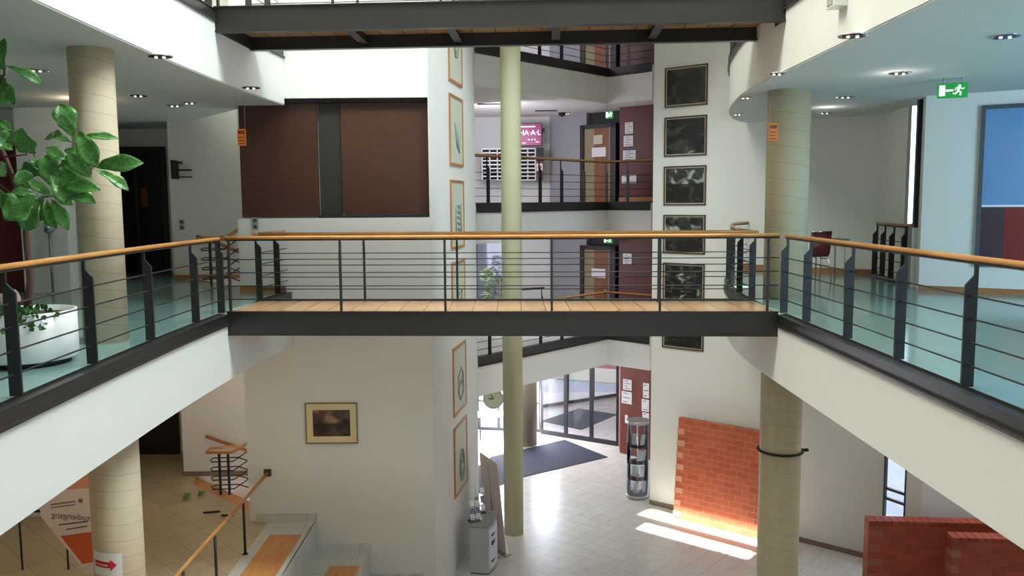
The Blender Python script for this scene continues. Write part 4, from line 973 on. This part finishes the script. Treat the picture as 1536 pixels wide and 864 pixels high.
# ------------------------------------------------------------------ lower left: roll-up banner, board
b0 = onz(132, 858, L0)
def on_left(px, py_, Y): return onY(px, py_, Y)
rb = empty('rollup_banner', (-6.6, 11.35, L0), 'white and orange roll-up banner behind the arrow column, lower left', 'banner', None, rz=-0.15)
bl = onY(84, 800, 11.3)
rb.location = (-5.9, 11.3, L0); rb.rotation_euler = (0, 0, 0)
def bp(px, py_, y=0.0): p = onY(px, py_, 11.3); return (p.x+5.9, y, p.z-L0)
MB().ext([bp(60, 765), bp(62, 776), bp(130, 860), bp(200, 860), bp(200, 690), bp(110, 700)], (0, 0.012, 0)).build('sheet', mat('banner_white', (206, 190, 182), 0.6), rb)
MB().ext([bp(91, 804, -0.004), bp(124, 846, -0.004), bp(195, 832, -0.004), bp(195, 790, -0.004)], (0, 0.003, 0)).build('orange_field', mat('banner_orange', (190, 84, 40), 0.6, noise=0.2), rb)
MB().ext([bp(92, 735, -0.004), bp(110, 712, -0.004), bp(195, 700, -0.004), bp(195, 728, -0.004)], (0, 0.003, 0)).build('peach_field', mat('banner_peach', (206, 140, 104), 0.6, noise=0.1), rb)
mb = MB()
for (x0, y0, x1, y1, t_) in ((76, 756, 113, 751, 2), (76, 761, 113, 756, 1.6), (88, 786, 132, 781, 2.2), (99, 793, 131, 788, 2.2)):
    mb.ext([bp(x0, y0, -0.004), bp(x1, y1, -0.004), bp(x1, y1+t_, -0.004), bp(x0, y0+t_, -0.004)], (0, 0.003, 0))
c_ = bp(121, 751); disc_y(mb, (c_[0], 0, c_[2]), 0.032, -0.004, 0, 16)
mp_ = mat('banner_print', (110, 96, 100), 0.6); mb.build('print', mp_, rb)
tx = hex_text('Studiengang', 0.125, (0, 0, 0), mp_, rb, 0.001)
for v in tx.data.vertices: v.co.x = -v.co.x
tx.data.flip_normals(); c_ = bp(107, 775); tx.location = (c_[0]+0.02, -0.003, c_[2]); tx.rotation_euler = (PI/2, 0.1, 0)
MB().box(-0.35, 0.35, -0.05, 0.05, 0.0, 0.05).build('base', M_alu, rb, bevel=0.01); MB().tube([(0, 0.02, 0.04), bp(150, 800, 0.02)], 0.012, 8).build('support_pole', M_alu, rb)
wb = empty('display_board', (-7.2, 12.2, L0), 'pale display board edge below the left fascia', 'board')
MB().box(-0.35, 0.45, 0, 0.04, 0.95, 1.75).build('panel', mat('pale_blue_board', (190, 194, 206), 0.5), wb); MB().box(-0.38, 0.48, -0.01, 0.05, 0.91, 0.95).build('frame', M_steel, wb)
for x in (-0.3, 0.4): MB().tube([(x, 0.02, 0), (x, 0.02, 0.93)], 0.015, 8).build('leg', M_steel, wb)
# fallen leaves and sticks on the landing
for (b, t, w_), l in ((((274, 752), (285, 741), 7), 'fallen green leaf on the lower left landing, nearer the column'), (((296, 745), (307, 737), 7), 'fallen green leaf on the lower left landing, nearer the stair')):
    mb = MB(); leaf_mesh(mb, onz(b[0], b[1], L0+0.02), onz(t[0], t[1], L0+0.04), 0.12, (0, 0, 1), 0.0)
    o = mb.build('fallen_leaf', M_leaf); tag(o, l, 'leaf', 'fallen leaves'); sd = o.modifiers.new('s', 'SOLIDIFY'); sd.thickness = 0.003
for (a, b), l in ((((305, 769), (330, 767)), 'dark stick on the landing floor, left one'), (((332, 773), (350, 773)), 'dark stick on the landing floor, right one')):
    tag(MB().tube([onz(a[0], a[1], L0+0.02), onz(b[0], b[1], L0+0.02)], 0.018, 8).build('floor_stick', M_dark), l, 'stick', 'sticks on the landing')

# ------------------------------------------------------------------ foyer: cabinet, racks, roll-up back, display cylinder
cb = empty('info_counter', (-0.85, 15.55, G), 'silver grey counter with curved front by the pier', 'counter', None, rz=-0.17)
def arcpoly(w_, d, bul, n=8):
    return [(0, 0)]+[(w_*k/n, -bul*math.sin(PI*k/n)*0+0) for k in range(1, n)]+[(w_, 0)]+[(w_+bul*math.sin(PI*k/n), d*k/n) for k in range(1, n)]+[(w_, d), (0, d)]
cbb = MB().prism(arcpoly(0.36, 0.85, 0.07), 0.02, 0.93).build('body', mat('silver_laminate', (178, 180, 184), 0.4), cb)
MB().prism([(p[0]*1.04-0.02, p[1]*1.04-0.02) for p in arcpoly(0.36, 0.85, 0.07)], 0.93, 0.96).build('top', mat('grey_top', (140, 140, 140), 0.4), cb)
x = MB(); pts = [(0.365+0.07*math.sin(PI*k/8), 0.85*k/8) for k in range(9)]
A = [x.bm.verts.new((p[0]+0.006, p[1], 0.1)) for p in pts[0:9]]; B = [x.bm.verts.new((p[0]+0.006, p[1], 0.88)) for p in pts[0:9]]
for k in range(8): x.face((A[k], A[k+1], B[k+1], B[k]))
fpn = x.build('front_panel', mat('pale_blue_panel', (205, 212, 226), 0.5), cbb)
mb = MB(); 
for zz in (0.74, 0.60, 0.56, 0.22): mb.box(0.40, 0.435, 0.10, 0.55, zz, zz+0.02)
mb.build('print', M_ink, cbb)
MB().prism([(p[0], p[1]) for p in arcpoly(0.36, 0.85, 0.07)], 0.0, 0.02).build('plinth', M_black, cb)
def rack(loc, label, h=0.42, rz=0.4):
    root = empty('leaflet_rack', loc, label, 'leaflet rack', None, rz=rz)
    for s in (-0.1, 0.1): MB().tube([(s, 0.1, 0), (s, 0.02, h)], 0.008, 6).build('side_bar', M_chrome, root)
    MB().box(-0.12, 0.12, 0, 0.16, 0, 0.012).build('base', M_dark, root)
    for j in range(3):
        z = 0.06+j*h*0.3
        for i in (-1, 1):
            lf = MB().ext([(i*0.06-0.045, 0.0+0.02*j, z), (i*0.06+0.045, 0.0+0.02*j, z), (i*0.06+0.045, 0.05+0.02*j, z+0.12), (i*0.06-0.045, 0.05+0.02*j, z+0.12)], (0, 0.008, 0)).build('leaflet', M_paper if (i+j) % 2 else mat('blue_grey_leaflet', (120, 130, 150), 0.5), None)
            lf.location = loc; lf.rotation_euler = (0, 0, rz); tag(lf, '%s leaflet, %s of the %s rack on the counter' % ('white' if (i+j) % 2 else 'blue grey', ('bottom', 'middle', 'top')[j]+(' left' if i < 0 else ' right'), 'taller' if h > 0.5 else 'smaller'), 'leaflet', 'leaflets in the counter racks')
        MB().tube([(-0.12, 0.0+0.02*j, z+0.03), (0.12, 0.0+0.02*j, z+0.03)], 0.006, 6).build('wire', M_chrome, root)
rack((-0.74, 15.72, G+0.96), 'small chrome leaflet rack on the near end of the counter', 0.38)
rack((-0.66, 16.15, G+0.96), 'taller chrome leaflet rack on the far end of the counter', 0.55)
# roll-up seen from behind
ru = empty('rollup_banner', (-0.15, 16.3, G), 'pale roll-up banner seen from behind, leaning between counter and slim column', 'banner', None, rz=math.atan2(0.75, -0.45))
sh = MB(); hgt = 2.02
sh.ext([(0.0, 0.0, 0.05), (0.88, 0.0, 0.05), (0.80, 0.16, hgt), (0.05, 0.16, hgt-0.06)], (0, 0.008, 0)); sh.build('sheet', mat('banner_back', (228, 212, 204), 0.6), ru)
MB().tube([(0.46, 0.02, 0.05), (0.44, 0.17, hgt-0.02)], 0.012, 8).build('support_pole', M_alu, ru)
MB().box(-0.03, 0.90, -0.06, 0.06, 0, 0.07).build('base', M_alu, ru, bevel=0.01); MB().tube([(0.03, -0.15, 0.01), (0.03, 0.18, 0.01)], 0.015, 8).build('foot', M_chrome, ru)
# display cylinder
dc = empty('display_cylinder', (3.02, 19.72, G), 'tall glass display cylinder with leaflets at the end of the picture wall', 'display case')
MB().lathe((0, 0), [(0.27, 0), (0.27, 0.07), (0.26, 0.09)], 40).build('base', M_alu, dc)
MB().lathe((0, 0), [(0.26, 1.84), (0.275, 1.86), (0.275, 1.92)], 40).build('lid', M_alu, dc)
x = MB(); 
A = [x.bm.verts.new((0.262*math.cos(2*PI*k/40), 0.262*math.sin(2*PI*k/40), 0.09)) for k in range(40)]; B = [x.bm.verts.new((v.co.x, v.co.y, 1.84)) for v in A]
for k in range(40):
    f = x.face((A[k], A[(k+1) % 40], B[(k+1) % 40], B[k])); f.smooth = True
x.build('glass', M_glass, dc)
for z in (0.48, 0.88, 1.28): MB().lathe((0, 0), [(0.255, z), (0.255, z+0.01)], 32).build('shelf', M_glass, dc)
MB().tube([(0, 0, 0.09), (0, 0, 1.84)], 0.018, 10).build('pole', M_chrome, dc)
for i, (ax, zz) in enumerate(((-2.0, 0.15), (-1.2, 0.55), (-2.2, 0.56), (-1.5, 0.95), (-2.3, 1.35), (-1.1, 1.34), (-0.7, 0.16), (-0.9, 0.95))):
    a = Vector((0.18*math.cos(ax), 0.18*math.sin(ax), zz)); t = Vector((-math.sin(ax), math.cos(ax), 0))
    mb = MB(); mb.ext([a-t*0.06, a+t*0.06, a+t*0.07+Vector((0.03, 0.05, 0.24)), a-t*0.05+Vector((0.03, 0.05, 0.24))], Vector((0.01, 0.01, 0)))
    o = mb.build('leaflet', M_paper); o.location = dc.location; tag(o, 'white leaflet in the glass display cylinder, %s' % ('leaning left on the bottom shelf', 'right one on the second shelf up', 'left one on the second shelf up', 'left one on the third shelf up', 'left one on the top shelf', 'right one on the top shelf', 'right one on the bottom shelf', 'right one on the third shelf up')[i], 'leaflet', 'leaflets in the display cylinder')
# lowest gallery: potted palm-like shrub, window frame, short rail
pp = empty('potted_shrub', (-0.35, 23.2, GF[2]+0.005), 'bushy green pot plant on the lowest gallery behind the bridge railing', 'potted plant')
MB().lathe((0, 0), [(0.2, 0), (0.26, 0.35), (0.24, 0.35)], 28).build('pot', M_white, pp)
sm = MB(); random.seed(3)
for i in range(220):
    a = random.uniform(0, 2*PI); h = random.uniform(0.35, 1.75); r = 0.38*math.sqrt(random.random())
    p0 = Vector((r*math.cos(a), r*math.sin(a), h)); d = Vector((math.cos(a), math.sin(a), random.uniform(-0.3, 0.9))).normalized()
    leaf_mesh(sm, p0, p0+d*random.uniform(0.16, 0.28), 0.05)
sm.build('foliage', leafmat('shrub_leaf', (24, 44, 16), (66, 86, 34), (110, 120, 66)), pp)
MB().tube([(0, 0, 0.3), (0.02, 0, 1.5)], 0.02, 8).build('stem', M_bark, pp)
glazed('window_4', (-1.1, 25.95), (-0.25, 25.92), GF[2]+0.05, GF[1]-0.95, 1, None, mat('grey_window_frame', (70, 74, 84), 0.4), 0.05)
railing('stair_guard', 'short sloping rail with dark top on the lowest gallery right of the slim column', [(0.28, 24.0), (0.98, 24.3)], GF[2], [(0.9, 24.27)], 1, height=1.1, kerb=False, mrail=M_steel)
